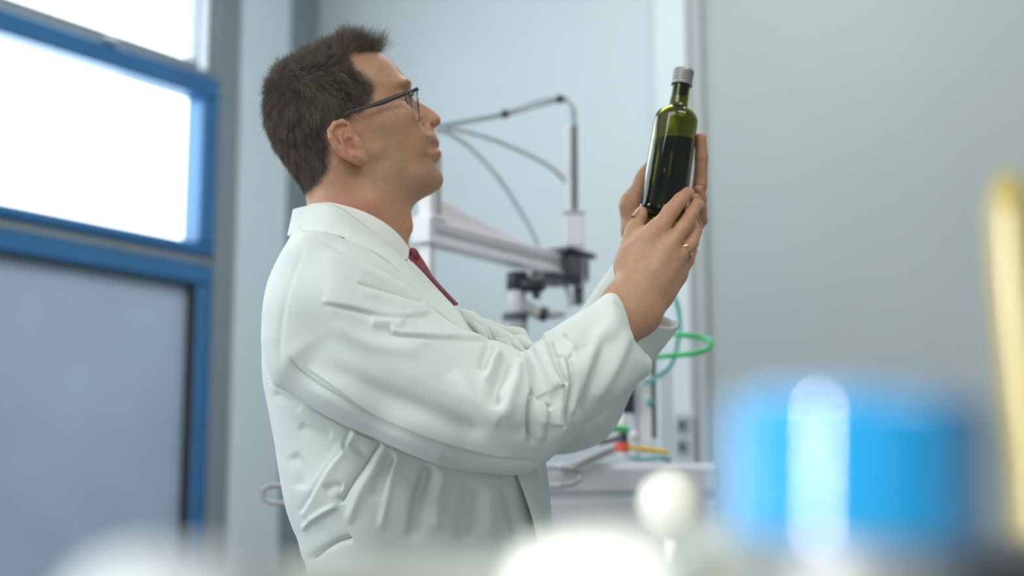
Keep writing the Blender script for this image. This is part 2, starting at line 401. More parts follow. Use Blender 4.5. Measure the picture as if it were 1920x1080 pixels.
def hose(name, pts, r, m, label, cat='hose', group=None):
    b = MB(); b.tube(spline(pts, 60), r, 10); return tag(b.build(name, M[m]), label, cat, group)
hose('air_hose', [D(1209, 672, 2.833), D(1238, 668, 2.68), D(1290, 664, 2.62), D(1326, 655, 2.62), D(1334, 643, 2.62), D(1320, 634, 2.64), D(1268, 626, 2.66), D(1235, 620, 2.75), D(1209, 616, 2.833)], .0052, 'green', 'bright green air hose looping out to the right behind the far cuff')
hose('air_hose', [D(1211, 716, 2.826), D(1225, 712, 2.76), D(1258, 684, 2.75), D(1271, 640, 2.75), D(1274, 595, 2.75), D(1262, 552, 2.75), D(1240, 545, 2.80), D(1211, 592, 2.826)], .0048, 'teal', 'thin pale teal air hose curving up behind the hands')
def rack():
    root = empty('valve_rack', D(1200, 868, 2.85)); root.location.z = ZT
    tag(root, 'white upright valve rack with a dark navy block and teal clip behind the sleeve', 'lab device')
    def bx(x0, x1, y0, y1, mt, nm, d=2.85, dz=.03, bev=.002):
        a_ = D(x0, y0, d); c_ = D(x1, y1, d); z1 = c_[2] if y1 < 860 else ZT
        b = MB(); b.box(((a_[0]+c_[0])/2, a_[1], (a_[2]+z1)/2), (abs(c_[0]-a_[0]), dz, abs(a_[2]-z1)), None, bev); b.build(nm, M[mt], root, False)
    bx(1196, 1222, 580, 868, 'white_plastic', 'upright'); bx(1222, 1230, 668, 822, 'darkgrey', 'cable_channel')
    bx(1186, 1196, 720, 868, 'machine', 'side_plate'); bx(1146, 1187, 690, 775, 'navy', 'valve_block', dz=.05)
    bx(1213, 1226, 748, 760, 'teal', 'hose_clip', d=2.83, dz=.012)
    bx(1234, 1262, 690, 868, 'pillar', 'rear_panel', d=3.0)
rack()
def valve():
    c0 = D(1167, 870, 2.7); root = empty('valve_fitting', c0); root.location.z = ZT
    tag(root, 'small white valve fitting with green wing, orange red ring and yellow lever', 'fitting')
    r = lambda p: p*2.7/FPX
    def cy(x, y0, y1, rp, mt, nm):
        a_ = D(x, y1, 2.7); c_ = D(x, y0, 2.7); z0 = a_[2] if y1 < 872 else ZT
        b = MB(); b.lathe([(r(rp)*.95, 0), (r(rp), .001), (r(rp), c_[2]-z0-.001), (r(rp)*.93, c_[2]-z0)], (a_[0], a_[1], z0), n=28); b.build(nm, M[mt], root)
    cy(1168, 845, 876, 10, 'white_plastic', 'base'); cy(1167, 830, 846, 14, 'red', 'ring'); cy(1168, 812, 831, 9, 'darkgrey', 'neck')
    cy(1167, 776, 813, 9.5, 'white_plastic', 'stem')
    b = MB(); b.tube([D(1146, 806, 2.68), D(1160, 803, 2.68), D(1180, 806, 2.68)], [r(6), r(9), r(7)], 14, flat=.7); b.build('wing', M['green'], root)
    b = MB(); b.tube([D(1176, 838, 2.69), D(1205, 841, 2.69), D(1252, 848, 2.69)], [r(5), r(6), r(6)], 12, flat=.8); b.build('lever', M['yellow'], root)
    b = MB(); b.lathe([(0.0005, r(-9)), (r(7), r(-6)), (r(9), 0), (r(7), r(6)), (0.0005, r(9))], D(1188, 816, 2.68), n=20); b.build('knob', M['pink_panel'], root)
    b = MB(); b.tube([D(1105, 822, 2.72), D(1128, 830, 2.72), D(1160, 822, 2.72)], r(5), 10); b.build('pipe_stub', M['darkgrey'], root)
valve()
zc = lambda p, z: np.array([p[0], p[1], z])
hose('air_hose', [D(1180, 858, 2.78), D(1205, 861, 2.78), D(1235, 858, 2.78), D(1256, 862, 2.80)], .0042, 'teal', 'short dark teal hose lying on the cabinet under the yellow lever')
hose('air_hose', [D(1100, 826, 2.8), D(1125, 822, 2.8), D(1150, 826, 2.8)], .0045, 'yellow', 'short yellow hose end left of the green winged valve')
b = MB(); b.tube(spline([D(1055, 882, 2.925), D(1090, 867, 2.94), D(1150, 841, 2.975)], 20), .0095, 14); tag(b.build('metal_rod', M['hose_metal']), 'grey metal rod lying at a slant beside the sleeve elbow', 'rod')
hose('metal_hose', [D(975, 884, 2.950), D(1005, 879, 2.7), D(1050, 876, 2.5), D(1082, 882, 2.5), D(1092, 893, 2.5), D(1080, 905, 2.5), D(1050, 911, 2.5), D(1005, 908, 2.7), D(975, 905, 2.950)], .0048, 'hose_metal', 'steel hose loop beside the front edge of the coat')
hose('metal_hose', [D(855, 900, 2.950), D(780, 904, 2.75), D(640, 907, 2.55), D(525, 910, 2.5), D(500, 914, 2.5), D(488, 925, 2.5), D(498, 938, 2.5), D(525, 944, 2.5), D(640, 944, 2.55), D(780, 938, 2.75), D(855, 930, 2.950)], .0045, 'hose_metal', 'steel hose loop showing behind the back of the coat')
def outlet():
    c = D(1278, 868, 3.4)
    root = empty('socket_column', (c[0], c[1], 0)); tag(root, 'pale grey socket column with two small dark outlets in front of the wall', 'socket')
    def bx(x0, x1, y0, y1, mt, nm, d, dz, bev=.003):
        a_ = D(x0, y0, d); c_ = D(x1, y1, d); b = MB(); b.box(((a_[0]+c_[0])/2, a_[1], (a_[2]+c_[2])/2), (abs(c_[0]-a_[0]), dz, abs(a_[2]-c_[2])), None, bev); return b.build(nm, M[mt], root, False)
    a_ = D(1258, 775, 3.4); c_ = D(1300, 775, 3.4); b = MB(); b.box(((a_[0]+c_[0])/2, a_[1], a_[2]/2), (c_[0]-a_[0], .06, a_[2]), None, .003); b.build('column', M['wall'], root, False)
    for y in (797, 838):
        bx(1266, 1290, y-14, y+14, 'wall_grey', 'face_plate', 3.367, .008); bx(1272, 1284, y-8, y+8, 'darkgrey', 'outlet', 3.361, .006)
    bx(1303, 1309, 780, 872, 'grey', 'edge_strip', 3.4, .05)
outlet()
# ------------------------------------------------------------------ implicit surfaces
class Table:
    """2-D lookup over (x, z)"""
    def __init__(s, x0, x1, z0, z1, h=.0018):
        s.x0, s.z0, s.h = x0, z0, h; s.nx = int((x1-x0)/h)+2; s.nz = int((z1-z0)/h)+2
        s.X, s.Z = np.meshgrid(x0+np.arange(s.nx)*h, z0+np.arange(s.nz)*h, indexing='ij')
        s.fields = {}
    def sample(s, name, x, z):
        A = s.fields[name]
        if np.isscalar(A): return A
        u = np.clip((x-s.x0)/s.h, 0, s.nx-1.001); v = np.clip((z-s.z0)/s.h, 0, s.nz-1.001)
        i = u.astype(np.int32); j = v.astype(np.int32); u = u-i; v = v-j
        return (A[i, j]*(1-u)+A[i+1, j]*u)*(1-v)+(A[i, j+1]*(1-u)+A[i+1, j+1]*u)*v
def sd_poly(pts, X, Z):
    pts = np.asarray(pts, float); d2 = np.full(X.shape, 1e9); ins = np.zeros(X.shape, bool)
    for i in range(len(pts)):
        a = pts[i]; b = pts[(i+1) % len(pts)]; e = b-a
        wx = X-a[0]; wz = Z-a[1]; t = np.clip((wx*e[0]+wz*e[1])/(e@e+1e-15), 0, 1)
        d2 = np.minimum(d2, (wx-e[0]*t)**2+(wz-e[1]*t)**2)
        c = ((a[1] > Z) != (b[1] > Z)); 
        with np.errstate(divide='ignore', invalid='ignore'):
            xi = a[0]+(Z-a[1])*e[0]/(e[1] if abs(e[1]) > 1e-12 else 1e-12)
        ins ^= c & (X < xi)
    return np.where(ins, -1, 1)*np.sqrt(d2)
def smooth_poly(pts, n=4):
    """closed Catmull-Rom refinement"""
    p = np.asarray(pts, float); m = len(p); out = []
    for i in range(m):
        a, b, c, d = p[i-1], p[i], p[(i+1) % m], p[(i+2) % m]
        for k in range(n):
            u = k/n; out.append(.5*((2*b)+(-a+c)*u+(2*a-5*b+4*c-d)*u*u+(-a+3*b-3*c+d)*u**3))
    return np.array(out)
def idw(ctrl, X, Z, p=2.5):
    """inverse-distance interpolation of [(x, z, value)]"""
    num = np.zeros(X.shape); den = np.zeros(X.shape)
    for x, z, v in ctrl:
        w_ = 1/((X-x)**2+(Z-z)**2+1e-5)**(p/2); num += w_*v; den += w_
    return num/den
def inflate(tab, key, p):
    """p in the frame of the table: silhouette rounded out sideways"""
    x, y, z = p[:, 0], p[:, 1], p[:, 2]
    sd = tab.sample(key+'_sd', x, z); T = tab.sample(key+'_T', x, z); R = tab.sample(key+'_R', x, z); yc = tab.sample(key+'_y', x, z)
    a = np.maximum(R+sd, 0)/R; b = np.abs(y-yc)/T
    return (np.sqrt(a*a+b*b)-1)*np.minimum(R, T)
def smin(a, b, k):
    if k <= 0: return np.minimum(a, b)
    h = np.clip(.5+.5*(b-a)/k, 0, 1); return b*(1-h)+a*h-k*h*(1-h)
def smax(a, b, k): return -smin(-a, -b, k)
def f_cap(p, a, b, ra, rb):
    a = np.asarray(a); e = np.asarray(b)-a; w_ = p-a; t = np.clip((w_@e)/(e@e+1e-15), 0, 1)
    q = w_-t[:, None]*e
    return np.sqrt(np.einsum('ij,ij->i', q, q))-(ra+(rb-ra)*t)
def f_ell(p, c, r, R=None):
    q = p-np.asarray(c)
    if R is not None: q = q@R
    q = q/np.asarray(r); n = np.sqrt(np.einsum('ij,ij->i', q, q)); return (n-1)*min(r)
class Solid:
    def __init__(s): s.items = []
    def cap(s, a, b, ra, rb=None, k=.01, op='u'):
        rb = ra if rb is None else rb; a = np.array(a, float); b = np.array(b, float); r = max(ra, rb)
        s.items.append((op, k, np.minimum(a, b)-r, np.maximum(a, b)+r, lambda p: f_cap(p, a, b, ra, rb))); return s
    def chain(s, pts, rs, k=.006, op='u'):
        for i in range(len(pts)-1): s.cap(pts[i], pts[i+1], rs[i], rs[i+1], k, op)
        return s
    def ell(s, c, r, R=None, k=.01, op='u'):
        c = np.array(c, float); m = max(r); s.items.append((op, k, c-m, c+m, lambda p: f_ell(p, c, r, R))); return s
    def fn(s, f, lo, hi, k=.01, op='u'):
        s.items.append((op, k, np.array(lo), np.array(hi), f)); return s
    def eval(s, p, margin=.012):
        lo = p.min(0); hi = p.max(0); F = np.full(len(p), .08)
        for op, k, a, b, f in s.items:
            m = k+margin
            if (a-m > hi).any() or (b+m < lo).any(): continue
            v = f(p)
            F = smin(F, v, k) if op == 'u' else smax(F, -v, k)
        return F
def surface_net(solid, lo, hi, h, warp=None, margin=.012):
    """sparse surface nets; warp maps grid z to world z"""
    lo = np.array(lo, float); n = np.ceil((np.array(hi)-lo)/h).astype(int); B = 8
    nb = n//B+1; wz = (lambda z: z) if warp is None else warp
    gi = np.stack(np.meshgrid(*[np.arange(k) for k in nb], indexing='ij'), -1).reshape(-1, 3)
    key = ((gi//4)*np.array([1 << 20, 1 << 10, 1])).sum(1); gi = gi[np.argsort(key, kind='stable')]
    def world(ijk):
        p = lo+ijk*h; p[:, 2] = wz(p[:, 2]); return p
    act = []
    CH = 64
    for i in range(0, len(gi), CH):
        g = gi[i:i+CH]; F = np.full(len(g), 1e9)
        p = world((g*B+B/2).astype(float))
        zh = np.abs(wz(lo[2]+(g[:, 2]*B+B)*h)-wz(lo[2]+(g[:, 2]*B)*h))/2
        r = np.sqrt(2*(B*h/2)**2+zh**2)*1.6
        act.append(g[np.abs(solid.eval(p, margin+.03)) < r+.002])
    act = np.concatenate(act)
    off = np.stack(np.meshgrid(*[np.arange(B+1)]*3, indexing='ij'), -1).reshape(-1, 3)
    S = 1 << 20
    kf = lambda c: (c[:, 0]*S+c[:, 1])*S+c[:, 2]
    VK, VP, EQ = [], [], []
    CH = 128
    for i in range(0, len(act), CH):
        g = act[i:i+CH]; idx = (g[:, None, :]*B+off[None]).reshape(-1, 3)
        F = solid.eval(world(idx.astype(float)), margin).reshape(len(g), B+1, B+1, B+1)
        In = F < 0
        m = In[:, :-1, :-1, :-1]; cnt = np.zeros(m.shape, np.int8)
        for a in (0, 1):
            for b in (0, 1):
                for c in (0, 1): cnt += In[:, a:B+a, b:B+b, c:B+c]
        q, x, y, z = np.nonzero((cnt > 0) & (cnt < 8))
        if len(q):
            acc = np.zeros((len(q), 3)); num = np.zeros(len(q))
            for ax in range(3):
                o1, o2 = [a_ for a_ in range(3) if a_ != ax]
                for a in (0, 1):
                    for b in (0, 1):
                        d0 = [0, 0, 0]; d0[o1] = a; d0[o2] = b; d1 = list(d0); d1[ax] = 1
                        f0 = F[q, x+d0[0], y+d0[1], z+d0[2]]; f1 = F[q, x+d1[0], y+d1[1], z+d1[2]]
                        c = (f0 < 0) != (f1 < 0); t = np.where(c, f0/np.where(c, f0-f1, 1), 0)
                        pt = np.zeros((len(q), 3)); pt += d0; pt[:, ax] += t
                        acc += pt*c[:, None]; num += c
            cell = np.stack([x, y, z], 1)+g[q]*B
            VK.append(kf(cell)); VP.append(world(cell+acc/num[:, None]))
        for ax in range(3):
            sl0 = [slice(0, B)]*3; sl1 = list(sl0); sl1[ax] = slice(1, B+1)
            a = In[(slice(None),)+tuple(sl0)]; b = In[(slice(None),)+tuple(sl1)]
            q, x, y, z = np.nonzero(a != b)
            if not len(q): continue
            flip = b[q, x, y, z]
            c = np.stack([x, y, z], 1)+g[q]*B
            o1, o2 = (ax+1) % 3, (ax+2) % 3
            e1 = np.zeros(3, int); e1[o1] = 1; e2 = np.zeros(3, int); e2[o2] = 1
            qd = np.stack([kf(c-e1-e2), kf(c-e2), kf(c), kf(c-e1)], 1)
            qd[flip] = qd[flip][:, ::-1]; EQ.append(qd)
    K = np.concatenate(VK); V = np.concatenate(VP); Q = np.concatenate(EQ)
    o = np.argsort(K); K = K[o]; V = V[o]; ix = np.searchsorted(K, Q); ix = np.minimum(ix, len(K)-1)
    ok = (K[ix] == Q).all(1)
    return V, ix[ok]
def vnormals(V, Q):
    n = np.cross(V[Q[:, 2]]-V[Q[:, 0]], V[Q[:, 3]]-V[Q[:, 1]]); N = np.zeros_like(V)
    for k in range(4): np.add.at(N, Q[:, k], n)
    return N/(np.linalg.norm(N, axis=1)[:, None]+1e-12)
def vcolors(o, C):
    a = o.data.color_attributes.new('tint', 'FLOAT_COLOR', 'POINT')
    a.data.foreach_set('color', np.concatenate([C, np.ones((len(C), 1))], 1).astype(np.float32).ravel())
def XZ(pts, Y=0.0):
    """photo pixels (x, y[, Y]) to world (x, z)"""
    out = []
    for q in pts:
        p = P(q[0], q[1], q[2] if len(q) > 2 else Y); out.append((p[0], p[2]))
    return out
def sdline(pl, X, Y):
    """unsigned distance, side sign and position 0..1 along a polyline in photo pixels"""
    pl = np.asarray(pl, float); L = np.concatenate([[0], np.cumsum(np.linalg.norm(np.diff(pl, axis=0), axis=1))])
    best = np.full(X.shape, 1e9); sg = np.zeros(X.shape); pos = np.zeros(X.shape)
    for i in range(len(pl)-1):
        a = pl[i]; e = pl[i+1]-a; wx = X-a[0]; wy = Y-a[1]; t = np.clip((wx*e[0]+wy*e[1])/(e@e), 0, 1)
        d = np.hypot(wx-e[0]*t, wy-e[1]*t); m = d < best
        best = np.where(m, d, best); sg = np.where(m, np.sign(e[0]*wy-e[1]*wx), sg); pos = np.where(m, (L[i]+t*(L[i+1]-L[i]))/L[-1], pos)
    return best, sg, pos
# ------------------------------------------------------------------ the man: one continuous body
man = empty('person', (P(700, 700, 0)[0], 0, 0))
tag(man, 'man in white lab coat and glasses, short brown hair, looking up at a bottle', 'person')
YAW = math.radians(16); HC = P(640, 220, 0); ca, sa = math.cos(YAW), math.sin(YAW)
RH = np.array([[ca, -sa, 0], [sa, ca, 0], [0, 0, 1.]])      # local -> world
def HL(px, py, yl=0.0):
    """head-local point seen at a pixel with sideways offset yl (near side negative)"""
    Y = yl
    for _ in range(6):
        wv = P(px, py, Y)-HC; l0 = RH.T@wv; xl = (wv[0]+sa*yl)/ca; Y = sa*xl+ca*yl
    return np.array([xl, yl, P(px, py, Y)[2]-HC[2]])
def HW(l): return HC+RH@np.asarray(l, float)
def H2(pts):
    o = [HL(*p) for p in pts]; return [(q[0], q[2]) for q in o]

head_px = [(676, 96), (700, 99), (720, 109), (738, 124), (752, 141), (761, 156), (766, 166), (766, 178), (765, 192), (770, 206), (777, 219), (786, 232), (796, 245),
           (805, 251), (812, 259), (815, 268), (811, 276), (806, 282), (812, 290), (815, 297), (812, 306), (816, 314), (824, 322), (829.5, 333), (829.5, 344), (824, 354), (811, 363),
           (793, 372), (778, 383), (770, 398), (768, 420), (764, 445), (748, 470), (720, 480),
           (640, 470), (596, 450), (577, 415), (578, 386), (572, 362), (557, 335), (538, 306), (518, 274), (505, 240), (500, 205), (503, 172), (517, 140), (538, 122), (568, 104), (604, 89), (645, 79)]
nose_px = [(760, 172), (770, 181), (779, 189), (790, 194), (804, 202.5), (816, 211.5), (823, 219), (826, 226), (824, 233), (816, 239), (807, 244), (802, 247), (795, 250), (780, 250), (765, 235), (755, 200)]
uplip_px = [(795, 240), (804, 246), (809, 252), (812.5, 258), (818, 266), (820, 271), (818.5, 276), (812, 279.5), (804, 281.5), (790, 278), (785, 258)]
lolip_px = [(790, 287), (803, 282.8), (814, 281), (821.5, 284), (826, 289), (826, 295), (822, 300), (818, 305), (808, 308), (792, 302)]
ht = Table(-.17, .17, -.30, .14, .0014)
def setp(tab, key, poly, T, R, y=0.0):
    tab.fields[key+'_sd'] = sd_poly(smooth_poly(poly, 4), tab.X, tab.Z)
    for nm, v in (('_T', T), ('_R', R), ('_y', y)):
        tab.fields[key+nm] = v if np.isscalar(v) else idw(v, tab.X, tab.Z)
def HV(lst): return [(*H2([(a, b)])[0], v) for a, b, v in lst]
setp(ht, 'head', H2(head_px),
     HV([(560, 170, .076), (620, 150, .080), (600, 230, .078), (690, 120, .068), (740, 150, .062), (640, 260, .072), (700, 250, .070), (750, 240, .061), (790, 270, .043),
         (810, 335, .030), (770, 350, .046), (700, 330, .058), (680, 300, .066), (620, 330, .060), (640, 400, .060), (700, 420, .058), (660, 480, .062), (800, 310, .036), (560, 300, .062), (780, 230, .050)]),
     HV([(560, 170, .085), (620, 150, .085), (700, 150, .075), (740, 170, .062), (760, 240, .050), (790, 270, .040), (805, 335, .030), (760, 350, .040), (700, 330, .055), (650, 420, .065), (740, 430, .06)]))
setp(ht, 'nose', H2(nose_px), HV([(770, 185, .0075), (790, 200, .009), (812, 215, .0105), (818, 228, .0125), (800, 240, .015), (780, 240, .016)]),
     HV([(770, 185, .010), (790, 200, .010), (815, 222, .012), (800, 240, .013)]))
setp(ht, 'uplip', H2(uplip_px), .023, HV([(812, 262, .018), (820, 272, .012), (800, 260, .02)]))
setp(ht, 'lolip', H2(lolip_px), .0225, .014)
body = Solid()
def hfn(key, k, box, op='u'):
    pts = np.array([HW((x, y, z)) for x, z in [(box[0], box[2]), (box[1], box[2]), (box[0], box[3]), (box[1], box[3])] for y in (-.09, .09)])
    body.fn(lambda p: inflate(ht, key, (p-HC)@RH), pts.min(0), pts.max(0), k, op)
hfn('head', .0, (-.17, .17, -.26, .14))
def hl_box(px):
    q = np.array(H2(px)); return (q[:, 0].min()-.01, q[:, 0].max()+.01, q[:, 1].min()-.01, q[:, 1].max()+.01)
hfn('nose', .010, hl_box(nose_px)); 
def hs(px, py, yl, r, k=.006, op='u', both=True, R=None):
    """ellipsoid on the head, mirrored"""
    for s_ in ((1, -1) if both else (1,)):
        l = HL(px, py, yl); l = np.array([l[0], l[1]*s_, l[2]])
        rr = (r, r, r) if np.isscalar(r) else r
        RR = RH if R is None else RH@(R if s_ > 0 else np.diag([1, -1, 1])@R@np.diag([1, -1, 1]))
        body.ell(HW(l), rr, RR, k, op)
def tilt(deg):   # rotation about the sideways axis: positive leans the top back
    a = math.radians(deg); return np.array([[math.cos(a), 0, -math.sin(a)], [0, 1, 0], [math.sin(a), 0, math.cos(a)]])
TF = tilt(22)
hs(797, 237, -.0125, (.0095, .0062, .0078), .0035, R=tilt(-30))                   # wings of the nose
hfn('uplip', .013, hl_box(uplip_px)); hfn('lolip', .011, hl_box(lolip_px))
hs(752, 162, -.026, (.010, .022, .006), .012, R=TF)                 # brow
hs(748, 218, -.046, (.020, .014, .014), .016, R=TF)                 # cheekbone
hs(768, 189, -.030, (.013, .017, .0105), .012, 'd', R=TF)           # eye socket
hs(748.5, 190, -.0315, .0116, .0015)                                # eyeball
for a_, b_ in ((181.5, 194), ): pass
hs(749, 181, -.032, (.0115, .0155, .0040), .004, R=tilt(10))      # upper lid
hs(746, 203, -.032, (.0105, .0145, .0032), .005, R=tilt(35))        # lower lid
hs(810.5, 236.8, -.0120, (.0062, .0050, .0032), .0008, 'd', R=tilt(-30))
for s_ in (1, -1):
    q = [HL(797, 221, -.0125), HL(789, 230, -.0165), HL(789, 240, -.0185), HL(796, 248, -.0165)]
    body.chain([HW((v[0], v[1]*s_, v[2])) for v in q], [.0010, .0016, .0016, .0012], .005, 'd')
for s_ in (1, -1):                                                  # mouth slit and nasolabial crease
    q = [HL(829, 280.2, 0), HL(817, 281.2, -.012), HL(808, 283, -.020), HL(802, 286, -.0245)]
    body.chain([HW((v[0], v[1]*s_, v[2])) for v in q], [.0016, .0016, .0014, .0008], .0025, 'd')
    q = [HL(793, 249, -.020), HL(790, 262, -.0285), HL(791, 280, -.0325), HL(795, 296, -.031)]
    body.chain([HW((v[0], v[1]*s_*1.03, v[2])) for v in q], [.0012, .0018, .0018, .001], .009, 'd')
hs(772, 262, -.036, (.014, .010, .018), .014, R=TF)
# ears
ear_px = [(641, 226), (627, 229), (616, 243), (617, 258), (627, 279), (641, 294), (662, 306), (680, 309), (690, 300), (687, 280), (677, 264), (667, 251), (657, 234)]
et = Table(-.06, .08, -.10, .04, .001)
def EY(px, py): return -.0735-.0155*max(0, min(1, (680-px+ (py-250)*.25)/62))
E3 = lambda px, py, dy=0: HL(px, py, EY(px, py)+dy)
def H2e(pts): return [(lambda q: (q[0], q[2]))(E3(*p)) for p in pts]
setp(et, 'ear', H2e(ear_px), .0042, .006, [(*H2e([(x, y)])[0], EY(x, y)) for x, y in ((617, 245), (640, 230), (640, 290), (660, 270), (690, 300), (680, 265), (625, 270), (655, 240))])
for s_ in (1, -1):
    lo_ = HW((0, -.085*s_, -.03)); 
    body.fn((lambda s_: lambda p: inflate(et, 'ear', ((p-HC)@RH)*np.array([1, s_, 1])))(s_), lo_-.06, lo_+.06, .004)
    def echain(pp, rs, k, op='u', dy=0.0):
        body.chain([(lambda v: HW((v[0], v[1]*s_, v[2])))(E3(x, y, (q[0] if q else 0)+dy)) for x, y, *q in pp], rs, k, op)
    echain([(655, 268, -.000), (656, 258), (656, 246), (652, 234), (641, 228), (628, 232), (619, 245), (620, 258), (629, 277), (642, 291), (656, 300)],
           [.0022, .0026, .003, .0033, .0034, .0034, .0033, .0033, .0030, .0026, .002], .0025, dy=-.0035)
    echain([(644, 240), (637, 252), (638, 266), (647, 281), (660, 290), (670, 289)], [.0018, .0024, .003, .003, .0028, .002], .003, dy=-.003)
    echain([(655, 266), (658, 276), (667, 282)], [.0066, .0078, .0048], .002, 'd', dy=-.0068)
    echain([(647, 236), (631, 242), (628, 256), (636, 272)], [.0024, .0030, .0030, .0020], .0015, 'd', dy=-.0044)
    echain([(671, 264), (676, 273)], [.0042, .0040], .003, dy=-.0035)
    echain([(672, 294), (681, 300)], [.0062, .0060], .004, dy=-.0020)
# neck muscle and throat
def nk(pp, rs, k=.02):
    for s_ in (1, -1): body.chain([HW((v[0], v[1]*s_, v[2])) for v in [HL(*q) for q in pp]], rs, k)
nk([(640, 310, -.052), (690, 385, -.050), (742, 460, -.030)], [.010, .012, .010], .025)
body.chain([P(755, 412, 0), P(760, 424, 0)], [.010, .009], .014)    # adam's apple
# trunk, hidden arms and legs
ch = P(650, 640, 0)
body.cap(P(665, 420, 0), P(680, 560, 0), .050, .062, .03)
body.cap(P(670, 590, -.08), P(670, 590, .08), .055, .055, .04)
body.cap(P(685, 600, 0), P(760, 1050, 0), .085, .10, .04)
SHN, SHF = P(640, 590, -.150), P(680, 600, .150)
body.cap(P(680, 600, -.06), SHN, .045, .042, .03); body.cap(P(680, 600, .06), SHF, .045, .042, .03)
ELN, ELF = P(950, 800, -.20), P(1035, 780, .13)
WRN, WRF = P(1176, 572, -.088), P(1212, 566, .055)
body.cap(SHN, ELN, .043, .034, .03); body.cap(SHF, ELF, .043, .034, .03)
def taper_arm(a, m, b, r): body.chain([a, m, b], r, .02)
body.chain([ELN, ELN*.6+WRN*.4, WRN*.8+ELN*.2], [.036, .034, .026], .02)
body.chain([ELF, ELF*.6+WRF*.4, WRF*.8+ELF*.2], [.036, .034, .026], .02)
hip = np.array([P(770, 1050, 0)[0], 0, .95])
for s_ in (-1, 1):
    body.cap(hip+(0, s_*.07, .02), hip+(.0, s_*.10, -.45), .085, .055, .03)
    body.cap(hip+(0, s_*.10, -.45), hip+(-.03, s_*.11, -.86), .052, .036, .02)
# near hand (its back towards us), beneath and in front of the bottle
def ori(a, b, up):   # frame: x along a->b, y ~ up
    x = b-a; x = x/np.linalg.norm(x); z = np.cross(x, up); z /= np.linalg.norm(z); return np.stack([x, np.cross(z, x), z], 1)
wn = WRN
# flattened wrist and palm
mcp = {'i': P(1234, 436, -.066), 'm': P(1257, 459, -.073), 'r': P(1270, 483, -.066), 'p': P(1272, 513, -.050)}
wr = {'i': P(1165, 560, -.092), 'm': P(1182, 572, -.096), 'r': P(1196, 582, -.090), 'p': P(1207, 589, -.078)}
for k_ in 'imrp':
    body.chain([wr[k_]*1.12-mcp[k_]*.12, wr[k_], mcp[k_]*.5+wr[k_]*.5+np.array((0, .003, 0)), mcp[k_]], [.0195, .0175, .0135, .0115], .013)
    body.cap(wr[k_]+(0, .012, 0), mcp[k_]+(0, .016, 0), .016, .012, .016)
body.chain([ELN*.25+wn*.75, P(1172, 574, -.088)], [.031, .024], .02); body.chain([ELN*.25+wn*.75+np.array((.01, .0, -.01)), P(1200, 590, -.082)], [.026, .020], .02)
F_near = {
 'i': [P(1236, 430, -.066), P(1257, 398, -.061), P(1276, 375, -.048), P(1290, 361, -.037)],
 'm': [mcp['m'], P(1280, 428, -.067), P(1297, 400, -.050), P(1306, 382, -.037)],
 'r': [mcp['r'], P(1296, 456, -.060), P(1304, 434, -.034), P(1299, 418, -.020)],
 'p': [mcp['p'], P(1290, 488, -.040), P(1296, 470, -.018), P(1293, 455, -.006)]}
R_near = {'i': [.0125, .0114, .0099, .0078], 'm': [.0116, .0100, .0090, .0076], 'r': [.0110, .0096, .0084, .0072], 'p': [.0105, .0084, .0076, .0064]}
for k_ in 'imrp':
    body.chain(F_near[k_], R_near[k_], .0022)
# thumb of the near hand
body.chain([P(1184, 548, -.078), P(1178, 486, -.056), P(1189, 430, -.036), P(1200, 405, -.031), P(1203, 396, -.029)], [.017, .0150, .0098, .0084, .0066], .007)
body.cap(P(1182, 476, -.068), P(1232, 430, -.066), .0125, .0120, .010)
body.chain([P(1176, 500, -.062), P(1228, 446, -.055)], [.014, .012], .018)
body.ell(P(1199, 470, -.045), (.016, .014, .024), None, .018)
# far hand: palm behind the bottle
fm = {'i': P(1298, 412, .048), 'm': P(1290, 438, .052), 'r': P(1279, 458, .052), 'p': P(1266, 476, .048)}
fw = {'i': P(1205, 556, .058), 'm': P(1210, 558, .066), 'r': P(1217, 560, .066), 'p': P(1224, 562, .060)}
for k_ in 'imrp': body.chain([fw[k_]*1.15-fm[k_]*.15, fw[k_], fm[k_]], [.020, .018, .012], .014)
body.chain([P(1212, 520, .055), P(1196, 430, .045), P(1188, 385, .040), P(1212, 335, .040), P(1224, 306, .038)], [.020, .021, .0175, .0125, .0085], .014)
body.chain([P(1240, 500, .062), P(1250, 430, .060)], [.022, .018], .02)
F_far = {'i': [fm['i'], P(1312, 345, .028), P(1315, 294, .018), P(1314, 260, .012)],
         'm': [fm['m'], P(1319, 372, .014), P(1313, 345, -.012), P(1303, 348, -.022)],
         'r': [fm['r'], P(1318, 398, .012), P(1310, 372, -.012), P(1300, 368, -.021)],
         'p': [fm['p'], P(1306, 424, .010), P(1300, 402, -.010), P(1292, 392, -.018)]}
F_far['m'] = [fm['m'], P(1313, 398, .034), P(1314, 372, .020), P(1310, 356, .012)]
F_far['r'] = [fm['r'], P(1314, 412, .024), P(1312, 388, .006), P(1304, 372, -.004)]
for k_, r_ in (('i', [.012, .0104, .0094, .0080]), ('m', [.0115, .0094, .0082, .0070]), ('r', [.0108, .0092, .0082, .0070]), ('p', [.010, .0082, .0074, .0064])):
    body.chain(F_far[k_], r_, .003)
# world z is stretched below the belt, where nothing shows
def warpz(z): return np.where(z > 1.12, z, 1.12-(1.12-z)*6.0)
bV, bQ = surface_net(body, (-.42, -.30, .935), (.30, .26, 1.95), .0015, warpz)
print('body', len(bV), len(bQ))

